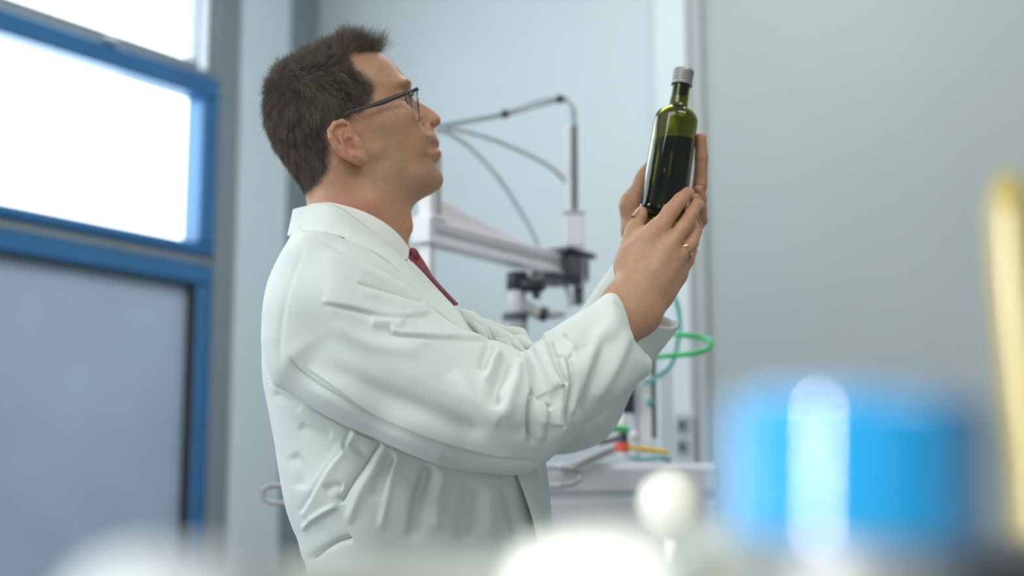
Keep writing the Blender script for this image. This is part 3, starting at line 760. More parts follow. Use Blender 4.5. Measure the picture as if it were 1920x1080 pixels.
# skin colour
pp = proj(bV); px, py = pp[:, 0], pp[:, 1]
skin = np.array([.465, .252, .142]); Cc = np.tile(skin, (len(bV), 1))
def blob(x, y, r, c, a, ry=None):
    g = a*np.exp(-(((px-x)/r)**2+((py-y)/(ry or r))**2))[:, None]; Cc[:] = Cc*(1-g)+np.array(c)*g
red = (.58, .235, .175); pale = (.56, .36, .26); stub = (.30, .20, .15); olive = (.44, .285, .18)
hl = (bV-HC)@RH
blob(640, 390, 75, red, .7, 34); blob(655, 265, 34, (.60, .25, .175), .65, 45); blob(815, 224, 14, (.54, .20, .13), .45)
blob(770, 230, 28, red, .35); blob(720, 250, 50, olive, .35); blob(730, 320, 50, olive, .35); blob(715, 140, 30, olive, .25)
blob(812, 330, 22, stub, .55, 28); blob(780, 350, 40, stub, .40, 22); blob(802, 258, 13, stub, .55, 10); blob(800, 305, 14, stub, .35, 14)
blob(740, 345, 45, stub, .25, 26); blob(818, 271, 7, (.46, .17, .13), .6, 5); blob(818, 290, 8, (.50, .20, .15), .6, 5)
for q in (mcp['i'], mcp['m'], mcp['r'], F_near['i'][1], F_near['m'][1], F_near['i'][3], F_near['m'][3], F_far['i'][3], F_far['i'][1], F_far['i'][2]):
    u_ = proj(np.array([q]))[0]; blob(u_[0], u_[1], 12, (.58, .25, .17), .38)
blob(1205, 500, 90, (.54, .345, .225), .5)
hair_px = [(566, 368), (545, 350), (480, 300), (440, 200), (480, 60), (640, 30), (740, 60), (706, 97), (684, 96.5), (662, 98), (650, 101), (652, 110), (667, 130), (688, 143), (701, 158), (703, 170),
           (698, 188), (684, 204), (678, 212), (668, 214), (655, 216), (640, 216), (624, 224), (612, 236), (610, 250), (618, 275), (621, 292), (616, 318), (602, 340), (583, 360)]
hsd = sd_poly(hair_px, px, py)
far_ = hl[:, 1] > 0                                               # mirror the hair region on to the far side
mir = np.array([[1, -1, 1]])*hl; pm = proj(HC+mir@RH.T); hsd = np.where(far_, sd_poly(hair_px, pm[:, 0], pm[:, 1]), hsd)
head_v = (hl[:, 2] > -.125) & (hl[:, 0] < .16) & (np.abs(hl[:, 1]) < .0815)
rng = np.random.default_rng(3)
hm = np.where(head_v, np.clip(.5-(hsd+rng.normal(0, 2.2, len(px)))/13, 0, 1), 0)[:, None]
earv = np.zeros(len(px), bool); ear_s = sd_poly(ear_px, px, py); earv = (ear_s < 3) & (hl[:, 1] < -.074)
hm[earv] = 0
Cc = Cc*(1-hm*.96)+np.array((.045, .032, .025))*hm*.96
def skin_mat():
    m = mat('skin', (.5, .3, .2), .48, spec=.42); nt = m.node_tree; N = nt.nodes; L = nt.links; b = N['Principled BSDF']
    at_ = N.new('ShaderNodeAttribute'); at_.attribute_name = 'tint'
    n = N.new('ShaderNodeTexNoise'); n.inputs['Scale'].default_value = 140; n.inputs['Detail'].default_value = 4
    tc = N.new('ShaderNodeTexCoord'); L.new(tc.outputs['Object'], n.inputs['Vector'])
    mx = N.new('ShaderNodeMix'); mx.data_type = 'RGBA'; mx.blend_type = 'MULTIPLY'; mx.inputs[0].default_value = .35
    r = N.new('ShaderNodeValToRGB'); r.color_ramp.elements[0].position = .3; r.color_ramp.elements[0].color = (.72, .66, .64, 1); r.color_ramp.elements[1].position = .65; r.color_ramp.elements[1].color = (1.08, 1.05, 1.03, 1)
    L.new(n.outputs[0], r.inputs[0]); L.new(at_.outputs['Color'], mx.inputs[6]); L.new(r.outputs[0], mx.inputs[7]); L.new(mx.outputs[2], b.inputs['Base Color'])
    b.inputs['Subsurface Weight'].default_value = .12; b.inputs['Subsurface Radius'].default_value = (.009, .0035, .002); b.inputs['Subsurface Scale'].default_value = 1.0
    n2 = N.new('ShaderNodeTexNoise'); n2.inputs['Scale'].default_value = 700; n2.inputs['Detail'].default_value = 2; L.new(tc.outputs['Object'], n2.inputs['Vector'])
    bp = N.new('ShaderNodeBump'); bp.inputs['Strength'].default_value = .25; bp.inputs['Distance'].default_value = .0006; L.new(n2.outputs[0], bp.inputs['Height']); L.new(bp.outputs[0], b.inputs['Normal'])
    return m
M['skin'] = skin_mat()
bo = mesh_obj('body', bV, bQ, M['skin'], man); vcolors(bo, Cc)
bN = vnormals(bV, bQ)

# eyes: small glossy balls set in the sockets (near and far)
M['eye'] = mat('eye_white', (.30, .24, .21), .12, spec=.6); M['iris'] = mat('brown_iris', (.06, .03, .015), .08, spec=.7)
for s_ in (1, -1):
    c = HL(748.5, 190, -.0315); c[1] *= s_; cw = HW(c)
    dr = RH@np.array((.86, .50*np.sign(c[1]), .12)); dr /= np.linalg.norm(dr)
    b = MB(); b.lathe([(.0001, -.0125)]+[(.0126*math.sin(a), -.0126*math.cos(a)) for a in np.linspace(.2, PI-.05, 18)], cw, axis=dr, n=28)
    e = b.build('eyeball', M['eye'], man)
    b = MB(); b.lathe([(.0068, -.001), (.0062, .0003), (.004, .0012), (.0001, .0015)], cw+dr*.0110, axis=dr, n=24); b.build('iris', M['iris'], e)

# ------------------------------------------------------------------ hair, eyebrows
def hair_mat():
    m = mat('brown_hair', (.05, .034, .026), .42, spec=.35); nt = m.node_tree; N = nt.nodes; L = nt.links; b = N['Principled BSDF']
    at_ = N.new('ShaderNodeAttribute'); at_.attribute_name = 'shade'
    r = N.new('ShaderNodeValToRGB'); r.color_ramp.elements[0].color = (.040, .029, .022, 1); r.color_ramp.elements[1].color = (.245, .18, .132, 1)
    L.new(at_.outputs['Fac'], r.inputs[0]); L.new(r.outputs[0], b.inputs['Base Color']); return m
M['hair'] = hair_mat()
flow = [((700, 92), (.80, -.55)), ((680, 88), (.62, -.80)), ((650, 82), (.35, -.95)), ((625, 86), (.2, -.95)), ((600, 92), (.0, -.95)), ((570, 104), (-.15, -.9)), ((535, 125), (-.4, -.85)),
        ((505, 160), (-.9, -.40)), ((495, 200), (-.75, .45)), ((500, 245), (-.35, .95)), ((525, 290), (.05, 1)), ((560, 340), (.25, 1)), ((545, 150), (.3, .7)),
        ((570, 130), (.6, .05)), ((600, 125), (.75, -.25)), ((640, 115), (.85, -.05)), ((600, 150), (.65, .4)), ((560, 165), (.25, .6)), ((650, 140), (.6, .55)), ((670, 150), (.45, .8)), ((690, 165), (.2, .95)),
        ((600, 190), (.25, .9)), ((550, 220), (-.1, .95)), ((520, 190), (-.5, .6)), ((640, 180), (.3, .95)), ((590, 270), (.1, 1)), ((600, 320), (.2, 1)), ((680, 195), (.1, .95))]
def strands(sel, count, length, seed, lift, rad, name, parent, clump=.30):
    rg = np.random.default_rng(seed); idx = rg.choice(sel, count)
    root = bV[idx]+rg.normal(0, .0007, (count, 3)); nn = bN[idx]; side = np.where(hl[idx, 1] > 0, -1, 1)
    q = hl[idx].copy(); q[:, 1] = -np.abs(q[:, 1]); rp = proj(HC+q@RH.T)
    dirs = np.zeros((count, 2)); wt = np.zeros(count)
    for (x, y), (dx, dy) in flow:
        w_ = 1/(((rp[:, 0]-x)**2+(rp[:, 1]-y)**2)+60)**1.6; dirs += w_[:, None]*np.array([dx, -dy])/math.hypot(dx, dy); wt += w_
    dirs /= wt[:, None]; fl = np.stack([dirs[:, 0], np.zeros(count), dirs[:, 1]], 1)@RH.T
    fl = fl+rg.normal(0, .16, fl.shape)
    # clumping
    cell = np.floor(root/.008).astype(int); hsh = (cell*np.array([73856, 19349, 83492])).sum(1) % 997; cj = np.random.default_rng(9).normal(0, clump, (997, 3)); fl += cj[hsh]
    tang = fl-(fl*nn).sum(1)[:, None]*nn; tang /= np.linalg.norm(tang, axis=1)[:, None]+1e-9
    ln, lf = length(rp, rg), lift(rp, rg)
    K = 6; pts = np.zeros((count, K, 3)); pos = root-nn*.001; d = nn*lf[:, None]+tang; d /= np.linalg.norm(d, axis=1)[:, None]
    for k in range(K):
        pts[:, k] = pos; pos = pos+d*(ln/(K-1))[:, None]
        d = d+tang*.10*(1-lf[:, None])+fl*.10+rg.normal(0, .05, d.shape); d /= np.linalg.norm(d, axis=1)[:, None]
    hc = bpy.data.hair_curves.new(name); hc.add_curves([K]*count)
    loc = np.array(man.location)
    hc.attributes['position'].data.foreach_set('vector', (pts).astype(np.float32).ravel())
    ra = hc.attributes.new('radius', 'FLOAT', 'POINT'); prof = np.linspace(1, .25, K)
    ra.data.foreach_set('value', np.tile(prof*rad, count).astype(np.float32))
    sh = hc.attributes.new('shade', 'FLOAT', 'CURVE'); sh.data.foreach_set('value', np.clip(rg.normal(.40, .28, count)+np.random.default_rng(4).normal(0,.18,997)[hsh], 0, 1).astype(np.float32))
    o = bpy.data.objects.new(name, hc); hc.materials.append(M['hair']); col.objects.link(o); o.parent = parent; o.location = -man.location
    o['kind'] = 'stuff'; return o
sel = np.nonzero((hm[:, 0] > .45) & ~earv)[0]
def hlen(rp, rg):
    x, y = rp[:, 0], rp[:, 1]
    base = np.interp(y, [70, 110, 160, 240, 300, 360], [.027, .024, .020, .017, .013, .008])
    base = np.where((y < 130) & (x > 520), .017, base); base = np.where((y < 102) & (x > 625), np.interp(x, [625, 650, 700], [.017, .026, .034]), base); base *= np.where((x > 660) & (y > 120), .55, 1)
    base = base*np.where(rg.random(len(x)) < .10, 1.35, 1)
    edge = np.clip(-sd_poly(hair_px, x, y)/14, .25, 1); edge = np.where(y < 112, 1, edge)
    return base*edge*rg.uniform(.7, 1.12, len(x))
def hlift(rp, rg):
    x, y = rp[:, 0], rp[:, 1]; v = np.interp(y, [80, 130, 200, 360], [.8, .5, .22, .12]); v = np.where((x > 630) & (y < 112), 1.5, v)
    return v*rg.uniform(.4, 1.7, len(x))*np.where(rg.random(len(x)) < .12, 1.8, 1)
strands(sel, 42000, hlen, 5, hlift, .00016, 'hair', man)
bs = np.nonzero((np.abs(hl[:, 1]) > .014) & (np.abs(hl[:, 1]) < .052) & (hl[:, 0] > .05))[0]
bp_ = proj(HC+(hl[bs]*np.array([1, 0, 1]))@RH.T)
d_, s_, t_ = sdline([(748, 171), (757, 161), (763, 163)], bp_[:, 0], bp_[:, 1]); bs = bs[d_ < 4.5]
if len(bs): strands(bs, 420, lambda rp, rg: rg.uniform(.003, .006, len(rp)), 6, lambda rp, rg: rg.uniform(.05, .35, len(rp)), .00009, 'eyebrow', man)

# fingernails
M['nail'] = mat('fingernail', (.52, .31, .23), .2, spec=.6)
def nail(c, d, n, wd, ln):
    d = np.array(d, float); d /= np.linalg.norm(d); n = np.array(n, float); n -= d*(n@d); n /= np.linalg.norm(n); s = np.cross(d, n)
    V = []; m1, m2 = 9, 9
    for i in range(m1):
        for j in range(m2):
            u = i/(m1-1)*2-1; v = j/(m2-1)*2-1; ww = wd*(1-.18*max(0, u)**2-.1*max(0, -u)**4)
            V.append(np.array(c)+d*(u*ln)+s*(v*ww)+n*(-.28*wd*v*v*1.6-.0004*u*u))
    Fc = np.array([(i*m2+j, (i+1)*m2+j, (i+1)*m2+j+1, i*m2+j+1) for i in range(m1-1) for j in range(m2-1)])
    o = mesh_obj('fingernail', V, Fc, M['nail'], bo); md = o.modifiers.new('thickness', 'SOLIDIFY'); md.thickness = .0006; return o
def fnail(ch, out, r, push=.86, wd=.0050, ln=.0052):
    a, b_ = np.array(ch[-2]), np.array(ch[-1]); d = (b_-a)/np.linalg.norm(b_-a); n = np.array(out, float); n -= d*(n@d); n /= np.linalg.norm(n)
    nail(b_+n*r*1.02-d*.001, d, n, wd, ln)
fnail(F_near['i'], (.75, -.55, -.25), .0072); fnail(F_near['m'], (.85, -.45, -.2), .0074)
nail(P(1196, 401, -.036)+np.array((-.0052, -.001, .0015)), P(1203, 394, -.03)-P(1194, 408, -.036), (-1, -.5, .35), .0052, .0065)
fnail(F_far['i'], (.35, .75, .4), .0074)
# ring
rc = F_near['r'][0]*.45+F_near['r'][1]*.55; rd = F_near['r'][1]-F_near['r'][0]; rd /= np.linalg.norm(rd); rr_ = .0103
b = MB(); b.lathe([(rr_, -.0022), (rr_+.0012, -.0018), (rr_+.0014, 0), (rr_+.0012, .0018), (rr_, .0022)], rc, axis=rd, n=36, cap0=False, cap1=False)
M['gold'] = mat('gold_ring', (.80, .58, .28), .15, 1)
b.build('wedding_ring', M['gold'], man)
# ------------------------------------------------------------------ lab coat
ct = Table(-.48, .36, .45, 1.72, .0025)
def setc(key, pts, T, R, y=0.0, n=4):
    poly = XZ(pts) if not isinstance(pts, np.ndarray) else pts
    ct.fields[key+'_sd'] = sd_poly(smooth_poly(poly, n), ct.X, ct.Z)
    for nm, v in (('_T', T), ('_R', R), ('_y', y)):
        ct.fields[key+nm] = v if np.isscalar(v) else idw([(*XZ([(a, b)])[0], c) for a, b, c in v], ct.X, ct.Z)
torso_px = [(560, 422), (545, 452), (523, 492), (504, 540), (495, 600), (494, 660), (496, 715), (507, 770), (518, 830), (528, 900), (538, 950), (552, 990), (562, 1012), (570, 1045), (579, 1080)]
front_px = [(1030, 1080), (1020, 990), (1008, 930), (1000, 870), (985, 780), (960, 700), (925, 655), (885, 612), (845, 572), (805, 530), (775, 492), (745, 462), (690, 440), (620, 428)]
tp = XZ(torso_px); fp = XZ(front_px)
torso_poly = np.array(tp+[(tp[-1][0]-.01, .95), (tp[-1][0]-.03, .70), (tp[-1][0]-.04, .50), (fp[0][0]+.03, .50), (fp[0][0]+.02, .75)]+fp)
setc('torso', torso_poly, [(600, 430, .085), (560, 450, .09), (700, 450, .085), (760, 490, .07), (600, 520, .155), (740, 560, .15), (850, 620, .14), (520, 600, .15), (560, 760, .16), (800, 760, .165), (700, 950, .175), (950, 950, .15), (800, 1200, .18)],
     [(600, 440, .05), (520, 600, .11), (800, 560, .06), (900, 650, .08), (700, 760, .12), (700, 1000, .12), (1000, 950, .07), (540, 850, .11)])
slv_px = [(558, 462, -.15), (590, 449, -.15), (635, 450, -.155), (685, 464, -.16), (738, 500, -.165), (785, 550, -.17), (826, 592, -.175), (868, 620, -.18), (905, 633, -.18), (940, 641, -.18), (968, 654, -.18), (987, 657, -.18),
          (1004, 642, -.175), (1030, 618, -.165), (1068, 594, -.15), (1105, 573, -.135), (1132, 553, -.12), (1142, 549.5, -.117), (1156, 553, -.112), (1178, 570, -.105), (1198, 597, -.10), (1210, 628, -.105), (1218, 655, -.11), (1226, 682, -.115), (1223, 694, -.118), (1216, 704, -.12),
          (1190, 725, -.125), (1150, 757, -.14), (1110, 790, -.155), (1070, 826, -.17), (1035, 858, -.19), (1012, 874, -.195), (990, 885, -.2), (967, 891, -.2), (940, 891, -.2), (900, 885, -.2), (838, 874, -.2), (805, 862, -.2), (747, 839, -.195), (713, 824, -.19), (658, 799, -.18), (585, 762, -.17), (552, 742, -.16), (512, 716, -.15),
          (500, 680, -.14), (500, 620, -.14), (505, 570, -.14), (524, 510, -.145)]
slv_poly = np.array(XZ(slv_px))
ycs = [(560, 500, -.135), (700, 560, -.155), (600, 680, -.140), (850, 700, -.180), (950, 780, -.195), (1050, 720, -.165), (1130, 640, -.125), (1190, 620, -.098), (1230, 680, -.10), (700, 780, -.17), (820, 850, -.19)]
setc('slv', slv_poly, [(560, 500, .09), (700, 600, .095), (600, 700, .075), (850, 740, .085), (950, 800, .080), (1030, 760, .07), (1120, 660, .058), (1190, 640, .048), (760, 820, .08), (560, 720, .07)],
     [(560, 500, .12), (700, 600, .12), (600, 740, .10), (850, 760, .095), (960, 830, .08), (1030, 760, .07), (1190, 640, .055), (740, 810, .08)], ycs, n=3)
cav_px = [(1128, 650), (1136, 600), (1152, 573), (1188, 558), (1240, 560), (1260, 640), (1246, 672), (1206, 682), (1180, 706), (1158, 722), (1140, 712)]
setc('cav', cav_px, [(1190, 640, .041), (1100, 680, .036)], .05, ycs)
far_px = [(930, 690, .14), (1020, 640, .13), (1075, 596, .11), (1104, 560, .095), (1140, 510, .08), (1168, 482, .07), (1190, 478, .068), (1235, 512, .062), (1272, 566, .06), (1284, 596, .06), (1276, 612, .06), (1262, 634, .062), (1222, 686, .07), (1190, 730, .085), (1160, 798, .11), (1132, 828, .12), (1092, 844, .13), (1010, 850, .14), (940, 800, .14)]
yfs = [(950, 720, .13), (1060, 700, .12), (1150, 640, .085), (1230, 570, .06), (1100, 800, .13)]
setc('far', np.array(XZ(far_px)), [(950, 720, .08), (1060, 700, .065), (1150, 640, .052), (1240, 570, .045)], .05, yfs, n=3)
cavf_px = [(1130, 600, .085), (1148, 520, .08), (1180, 480, .07), (1260, 460, .06), (1340, 560, .06), (1300, 600, .06), (1270, 609, .06), (1256, 628, .062), (1210, 680, .075), (1170, 720, .08)]
setc('cavf', np.array(XZ(cavf_px)), .041, .045, yfs)
fcN = np.array((.62, -.66, .45)); fcN /= np.linalg.norm(fcN); fcP = P(1247, 590, .045)

coat = Solid()
LO, HI = np.array((-.5, -.32, .45)), np.array((.4, .3, 1.75))
def f_sleeve(p): return inflate(ct, 'slv', p)
def f_farslv(p):
    f = np.maximum(inflate(ct, 'far', p), (p-fcP)@fcN); return smax(f, -inflate(ct, 'cavf', p), .0)
def f_coat(p):
    t = inflate(ct, 'torso', p); s_ = f_sleeve(p)
    u = proj(p); k = np.clip((738-u[:, 1]-(u[:, 0]-520)*.35)/110, 0.02, 1)*.055*np.clip((800-u[:, 0])/120, .1, 1)
    h = np.clip(.5+.5*(s_-t)/k, 0, 1); r = s_*(1-h)+t*h-k*h*(1-h)
    r = smax(r, -inflate(ct, 'cav', p), .004)
    return np.minimum(r, f_farslv(p))
coat.fn(f_coat, LO, HI, 0)
coat.cap(P(640, 250, 0), P(700, 540, 0), .07, .058, .008, 'd')
wc = lambda z: np.where(z > 1.10, z, 1.10-(1.10-z)*3.0)
cV, cQ = surface_net(coat, (-.46, -.31, .905), (.33, .25, 1.66), .0021, wc, .02)
print('coat', len(cV), len(cQ))
for _ in range(2):      # relax
    acc = np.zeros_like(cV); cnt = np.zeros(len(cV))
    for k in range(4):
        np.add.at(acc, cQ[:, k], cV[cQ[:, (k+1) % 4]]); np.add.at(cnt, cQ[:, k], 1)
    cV = cV*.5+.5*acc/np.maximum(cnt, 1)[:, None]
uc = proj(cV); rim = (uc[:, 0] > 1125) & (cV[:, 1] < .0) & (uc[:, 1] < 720)
for _ in range(5):
    acc = np.zeros_like(cV); cnt = np.zeros(len(cV))
    for k in range(4):
        np.add.at(acc, cQ[:, k], cV[cQ[:, (k+1) % 4]]); np.add.at(cnt, cQ[:, k], 1)
    cV[rim] = cV[rim]*.5+.5*(acc/np.maximum(cnt, 1)[:, None])[rim]
cN = vnormals(cV, cQ)
FOLDS = [
 ('a', 's', 5.0, 3, [(497, 706), (501, 713), (530, 727), (552, 740), (585, 763), (620, 781), (658, 801), (690, 815), (713, 825), (747, 840), (790, 856), (838, 874)]),  # region, kind, amplitude mm, width px, points
 ('s', 'c', 4.2, 3.5, [(533, 659), (563, 698), (608, 730), (658, 759), (719, 793), (772, 815), (838, 840), (900, 857), (960, 866), (1014, 868)]),
 ('s', 's', 4.0, 3.0, [(572, 686), (630, 728), (680, 764), (730, 791), (794, 816), (860, 838), (920, 852), (975, 858)]),
 ('s', 'r', 2.1, 9, [(552, 706), (600, 739), (655, 772), (719, 806), (775, 828), (838, 853), (900, 871), (960, 880)]),
 ('a', 'v', 1.4, 6, [(572, 452), (560, 490), (540, 542), (530, 592), (524, 650), (528, 700)]),
 ('s', 'v', 2.5, 5, [(600, 452), (640, 470), (691, 492), (730, 513), (769, 541)]),
 ('s', 'r', 2.1, 8, [(590, 478), (640, 486), (691, 508), (740, 533), (770, 552)]),
 ('s', 'c', 4.0, 4, [(668, 529), (716, 542), (758, 555), (800, 566)]),
 ('s', 'r', 2.1, 9, [(668, 545), (716, 556), (758, 570), (800, 578)]),
 ('s', 's', 4.0, 5, [(600, 566), (660, 577), (716, 591), (758, 595), (810, 588)]),
 ('s', 'r', 4.5, 10, [(690, 604), (730, 606), (763, 606)]),
 ('s', 's', 5.0, 4, [(728, 612), (736, 625), (752, 629), (794, 631), (840, 633), (888, 635), (925, 634)]),
 ('s', 'r', 3.0, 14, [(620, 600), (660, 630), (720, 650), (800, 660)]),
 ('s', 'v', 6.8, 8, [(922, 636), (910, 668), (903, 698)]),
 ('s', 'r', 3.2, 8, [(940, 650), (925, 676), (918, 700), (906, 716)]),
 ('s', 'v', 9.4, 11, [(950, 664), (940, 698), (926, 736), (936, 768)]),
 ('s', 'r', 5.0, 12, [(972, 668), (966, 710), (955, 750), (945, 790)]),
 ('s', 'v', 8.0, 5, [(970, 652), (982, 668), (991, 684), (997, 703), (1001, 728), (998, 755), (995, 790), (997, 835)]),
 ('s', 'c', 6.0, 4, [(999, 722), (1010, 744), (1029, 768)]),
 ('s', 'v', 6.0, 7, [(999, 735), (996, 765), (995, 800), (998, 840)]),
 ('s', 'r', 4.3, 8, [(1020, 745), (1013, 790), (1009, 830)]),
 ('s', 's', -8.5, 5, [(1026, 640), (1032, 662), (1040, 686), (1048, 708), (1056, 724)]),
 ('s', 'r', 3.6, 8, [(1006, 650), (1018, 680), (1030, 716), (1036, 750)]),
 ('s', 's', -9.0, 4.5, [(1060, 668), (1066, 698), (1063, 726), (1054, 755), (1048, 775), (1046, 800)]),
 ('s', 'r', 4.3, 7, [(1052, 712), (1044, 745), (1036, 775), (1033, 805)]),
 ('s', 'r', 3.6, 9, [(1078, 680), (1077, 715), (1068, 750), (1060, 780)]),
 ('s', 'r', 3.6, 9, [(1012, 636), (1040, 628), (1068, 640), (1082, 658)]),
 ('s', 'v', 3.6, 5, [(1056, 628), (1080, 645), (1106, 658)]),
 ('s', 'v', 3.0, 4, [(1040, 668), (1062, 671), (1078, 664)]),
 ('s', 'r', 5.0, 14, [(1150, 590), (1125, 640), (1100, 690), (1080, 740), (1050, 800), (1022, 845)]),
 ('s', 'v', 4.0, 12, [(1140, 620), (1118, 680), (1098, 740), (1070, 790)]),
 ('s', 'r', 4.0, 12, [(1180, 612), (1165, 660), (1140, 710), (1105, 760)]),
 ('s', 'v', 7.2, 18, [(600, 672), (640, 702), (690, 730), (740, 750), (800, 772), (860, 800), (920, 822)]),
 ('s', 'v', 2.5, 10, [(795, 640), (825, 675), (850, 708)]),
 ('s', 'r', 3.0, 14, [(860, 690), (880, 740), (930, 790), (975, 800)]),
 ('s', 'v', 3.5, 12, [(930, 792), (960, 806), (985, 812)]),
 ('s', 'c', 1.0, 1.6, [(1135, 566), (1160, 572), (1184, 594), (1200, 630), (1212, 668), (1215, 700)]),
 ('t', 's', 4.9, 6, [(664, 802), (646, 845), (620, 880), (592, 925), (562, 970)]),
 ('t', 'r', 3.6, 9, [(655, 815), (634, 852), (606, 890), (575, 935)]),
 ('t', 'c', 8.0, 5, [(713, 826), (686, 868), (660, 905), (636, 946)]),
 ('t', 'r', 3.6, 9, [(724, 835), (700, 880), (672, 930), (650, 990)]),
 ('t', 'r', 3.6, 8, [(749, 842), (737, 878), (726, 932), (712, 1000)]),
 ('t', 'v', 7.2, 10, [(738, 850), (716, 892), (700, 940)]),
 ('t', 'v', 13.0, 11, [(806, 866), (794, 904), (782, 950), (774, 1020)]),
 ('t', 'r', 4.0, 13, [(835, 880), (822, 930), (815, 1000)]),
 ('t', 'v', 7.2, 16, [(888, 900), (876, 946), (866, 1020)]),
 ('t', 'r', 4.0, 16, [(920, 905), (920, 950), (915, 1010)]),
 ('t', 'v', 6.5, 16, [(945, 905), (965, 960), (975, 1020)]),
 ('t', 'r', 3.6, 6, [(566, 1000), (578, 981), (608, 960), (636, 946)]),
 ('t', 'c', 7.0, 5, [(582, 1052), (608, 1031), (635, 1016), (662, 1008)]),
 ('t', 'v', 3.0, 8, [(510, 736), (540, 752), (565, 770)]),
 ('t', 'v', 3.4, 8, [(555, 800), (590, 808), (626, 816)]),
 ('t', 'v', 3.4, 9, [(640, 842), (660, 838), (676, 846), (685, 862)]),
 ('t', 'v', 3.4, 8, [(610, 922), (628, 912), (645, 914)]),
 ('t', 's', 2.5, 3, [(505, 714), (530, 726), (552, 741)]),
 ('t', 'v', 4.0, 12, [(545, 850), (565, 880), (560, 920)]),
]
# finer faces along the sharp creases
def refine(V, Q, dist):
    ctr = V[Q].mean(1); u_ = proj(ctr); n_ = np.cross(V[Q[:, 2]]-V[Q[:, 0]], V[Q[:, 3]]-V[Q[:, 1]]); m = (n_[:, 1] < 0) & (ctr[:, 1] < .0)
    best = np.full(len(Q), 1e9); ix = np.nonzero(m)[0]; b_ = np.full(len(ix), 1e9)
    for reg, kind, A, wd, pl in FOLDS:
        if kind in 'cs' or wd <= 6: b_ = np.minimum(b_, sdline(spline([(a, b) for a, b in pl], 14), u_[ix, 0], u_[ix, 1])[0])
    sel = ix[b_ < dist]; keep = np.ones(len(Q), bool); keep[sel] = False; q = Q[sel]; n0 = len(V)
    E = np.stack([np.sort(q[:, [k, (k+1) % 4]], 1) for k in range(4)], 1).reshape(-1, 2); key = E[:, 0].astype(np.int64)*(n0+1)+E[:, 1]
    uq, first, inv = np.unique(key, return_index=True, return_inverse=True); mid = (V[E[first, 0]]+V[E[first, 1]])/2; inv = inv.reshape(-1, 4)+n0
    cc = V[q].mean(1); ci = n0+len(mid)+np.arange(len(q)); V2 = np.vstack([V, mid, cc])
    new = [np.stack([q[:, k], inv[:, k], ci, inv[:, k-1]], 1) for k in range(4)]
    return V2, np.vstack([Q[keep]]+new)
cV, cQ = refine(cV, cQ, 12); cV, cQ = refine(cV, cQ, 7); cN = vnormals(cV, cQ); print('coat refined', len(cQ))
u = proj(cV); fs = f_sleeve(cV); ft = inflate(ct, 'torso', cV); on_s = (fs < ft+.002); facing = np.clip(-cN[:, 1]*2.2+.35, 0, 1)
near = cV[:, 1] < .02
disp = np.zeros(len(cV))
for reg, kind, A, wd, pl in FOLDS:
    pl = spline([(a, b) for a, b in pl], 14)
    m = np.nonzero(near & ((on_s if reg == 's' else ~on_s) if reg != 'a' else True) & (u[:, 0] > pl[:, 0].min()-60) & (u[:, 0] < pl[:, 0].max()+60) & (u[:, 1] > pl[:, 1].min()-60) & (u[:, 1] < pl[:, 1].max()+60))[0]
    if not len(m): continue
    d_, sg, ps = sdline(pl, u[m, 0], u[m, 1]); ef = .17 if kind in 'rv' else .07; end = np.clip(ps/ef, 0, 1)*np.clip((1-ps)/ef, 0, 1); end = end*end*(3-2*end)
    A = A*.001
    if kind == 'r': v = A*np.exp(-(d_/wd)**2)
    elif kind == 'v': v = -A*np.exp(-(d_/wd)**2)
    elif kind == 'c': v = -A*np.exp(-d_/wd)
    else:
        s_ = d_*sg; v = abs(A)*(.5-.5*np.tanh(s_*np.sign(A)/wd*1.3))*np.exp(-np.maximum(-s_*np.sign(A), 0)/(wd*4.5)) - .35*abs(A)*np.exp(-((s_*np.sign(A)-wd)/wd)**2)
    disp[m] += v*end
cV = cV+cN*(disp*facing*np.where(on_s & (u[:, 0] > 880), 1.3, 1.12))[:, None]
# broad unevenness of the cloth everywhere, stronger on the parts the photo does not show closely
q = cV*np.array((1, 1, .55))
wob = (np.sin(q[:, 0]*38+q[:, 2]*21)*np.sin(q[:, 1]*33+q[:, 2]*17)+.6*np.sin(q[:, 0]*71-q[:, 2]*44+q[:, 1]*52))
cV = cV+cN*(wob*np.where(near, .0006, .0022))[:, None]
co = mesh_obj('lab_coat', cV, cQ, M['coat'], man)

def C3(pts): return [P(*q) for q in pts]
col_top = [(553, 398, .0), (551, 394, -.012), (556, 391.5, -.030), (577, 387, -.052), (602, 383, -.064), (622, 384, -.071), (647, 396, -.075), (674, 416, -.076), (702, 437, -.073), (724, 452, -.069), (746, 474, -.062)]
col_low = [(542, 441, .0), (541.5, 442, -.016), (547, 442, -.045), (577, 436, -.085), (602, 436, -.104), (630, 442, -.115), (650, 447, -.119), (680, 456, -.119), (712, 469, -.112), (738, 481, -.098), (752, 486, -.082)]
def mir(pts): return [np.array((p_[0]+(.03 if i > 2 else 0), -p_[1], p_[2])) for i, p_ in enumerate(pts)]
A, B_ = C3(col_top), C3(col_low)
allA = [p_+np.array((.012*abs(p_[1])/.07, 0, 0)) for p_ in [np.array((a[0], -a[1], a[2])) for a in A[::-1][:-1]]]+A
allB = [p_+np.array((.012*abs(p_[1])/.07, 0, 0)) for p_ in [np.array((a[0], -a[1], a[2])) for a in B_[::-1][:-1]]]+B_
ribbon('collar', allA, allB, M['coat'], co, 120, 12, .0, .0032)
# inner stand of the coat collar
inner = [a+np.array((.006, .0, -.028)) for a in allA]
for i, a in enumerate(inner): a[1] *= .93
ribbon('collar_stand', allA, inner, M['coat'], co, 120, 5, 0, .0025)
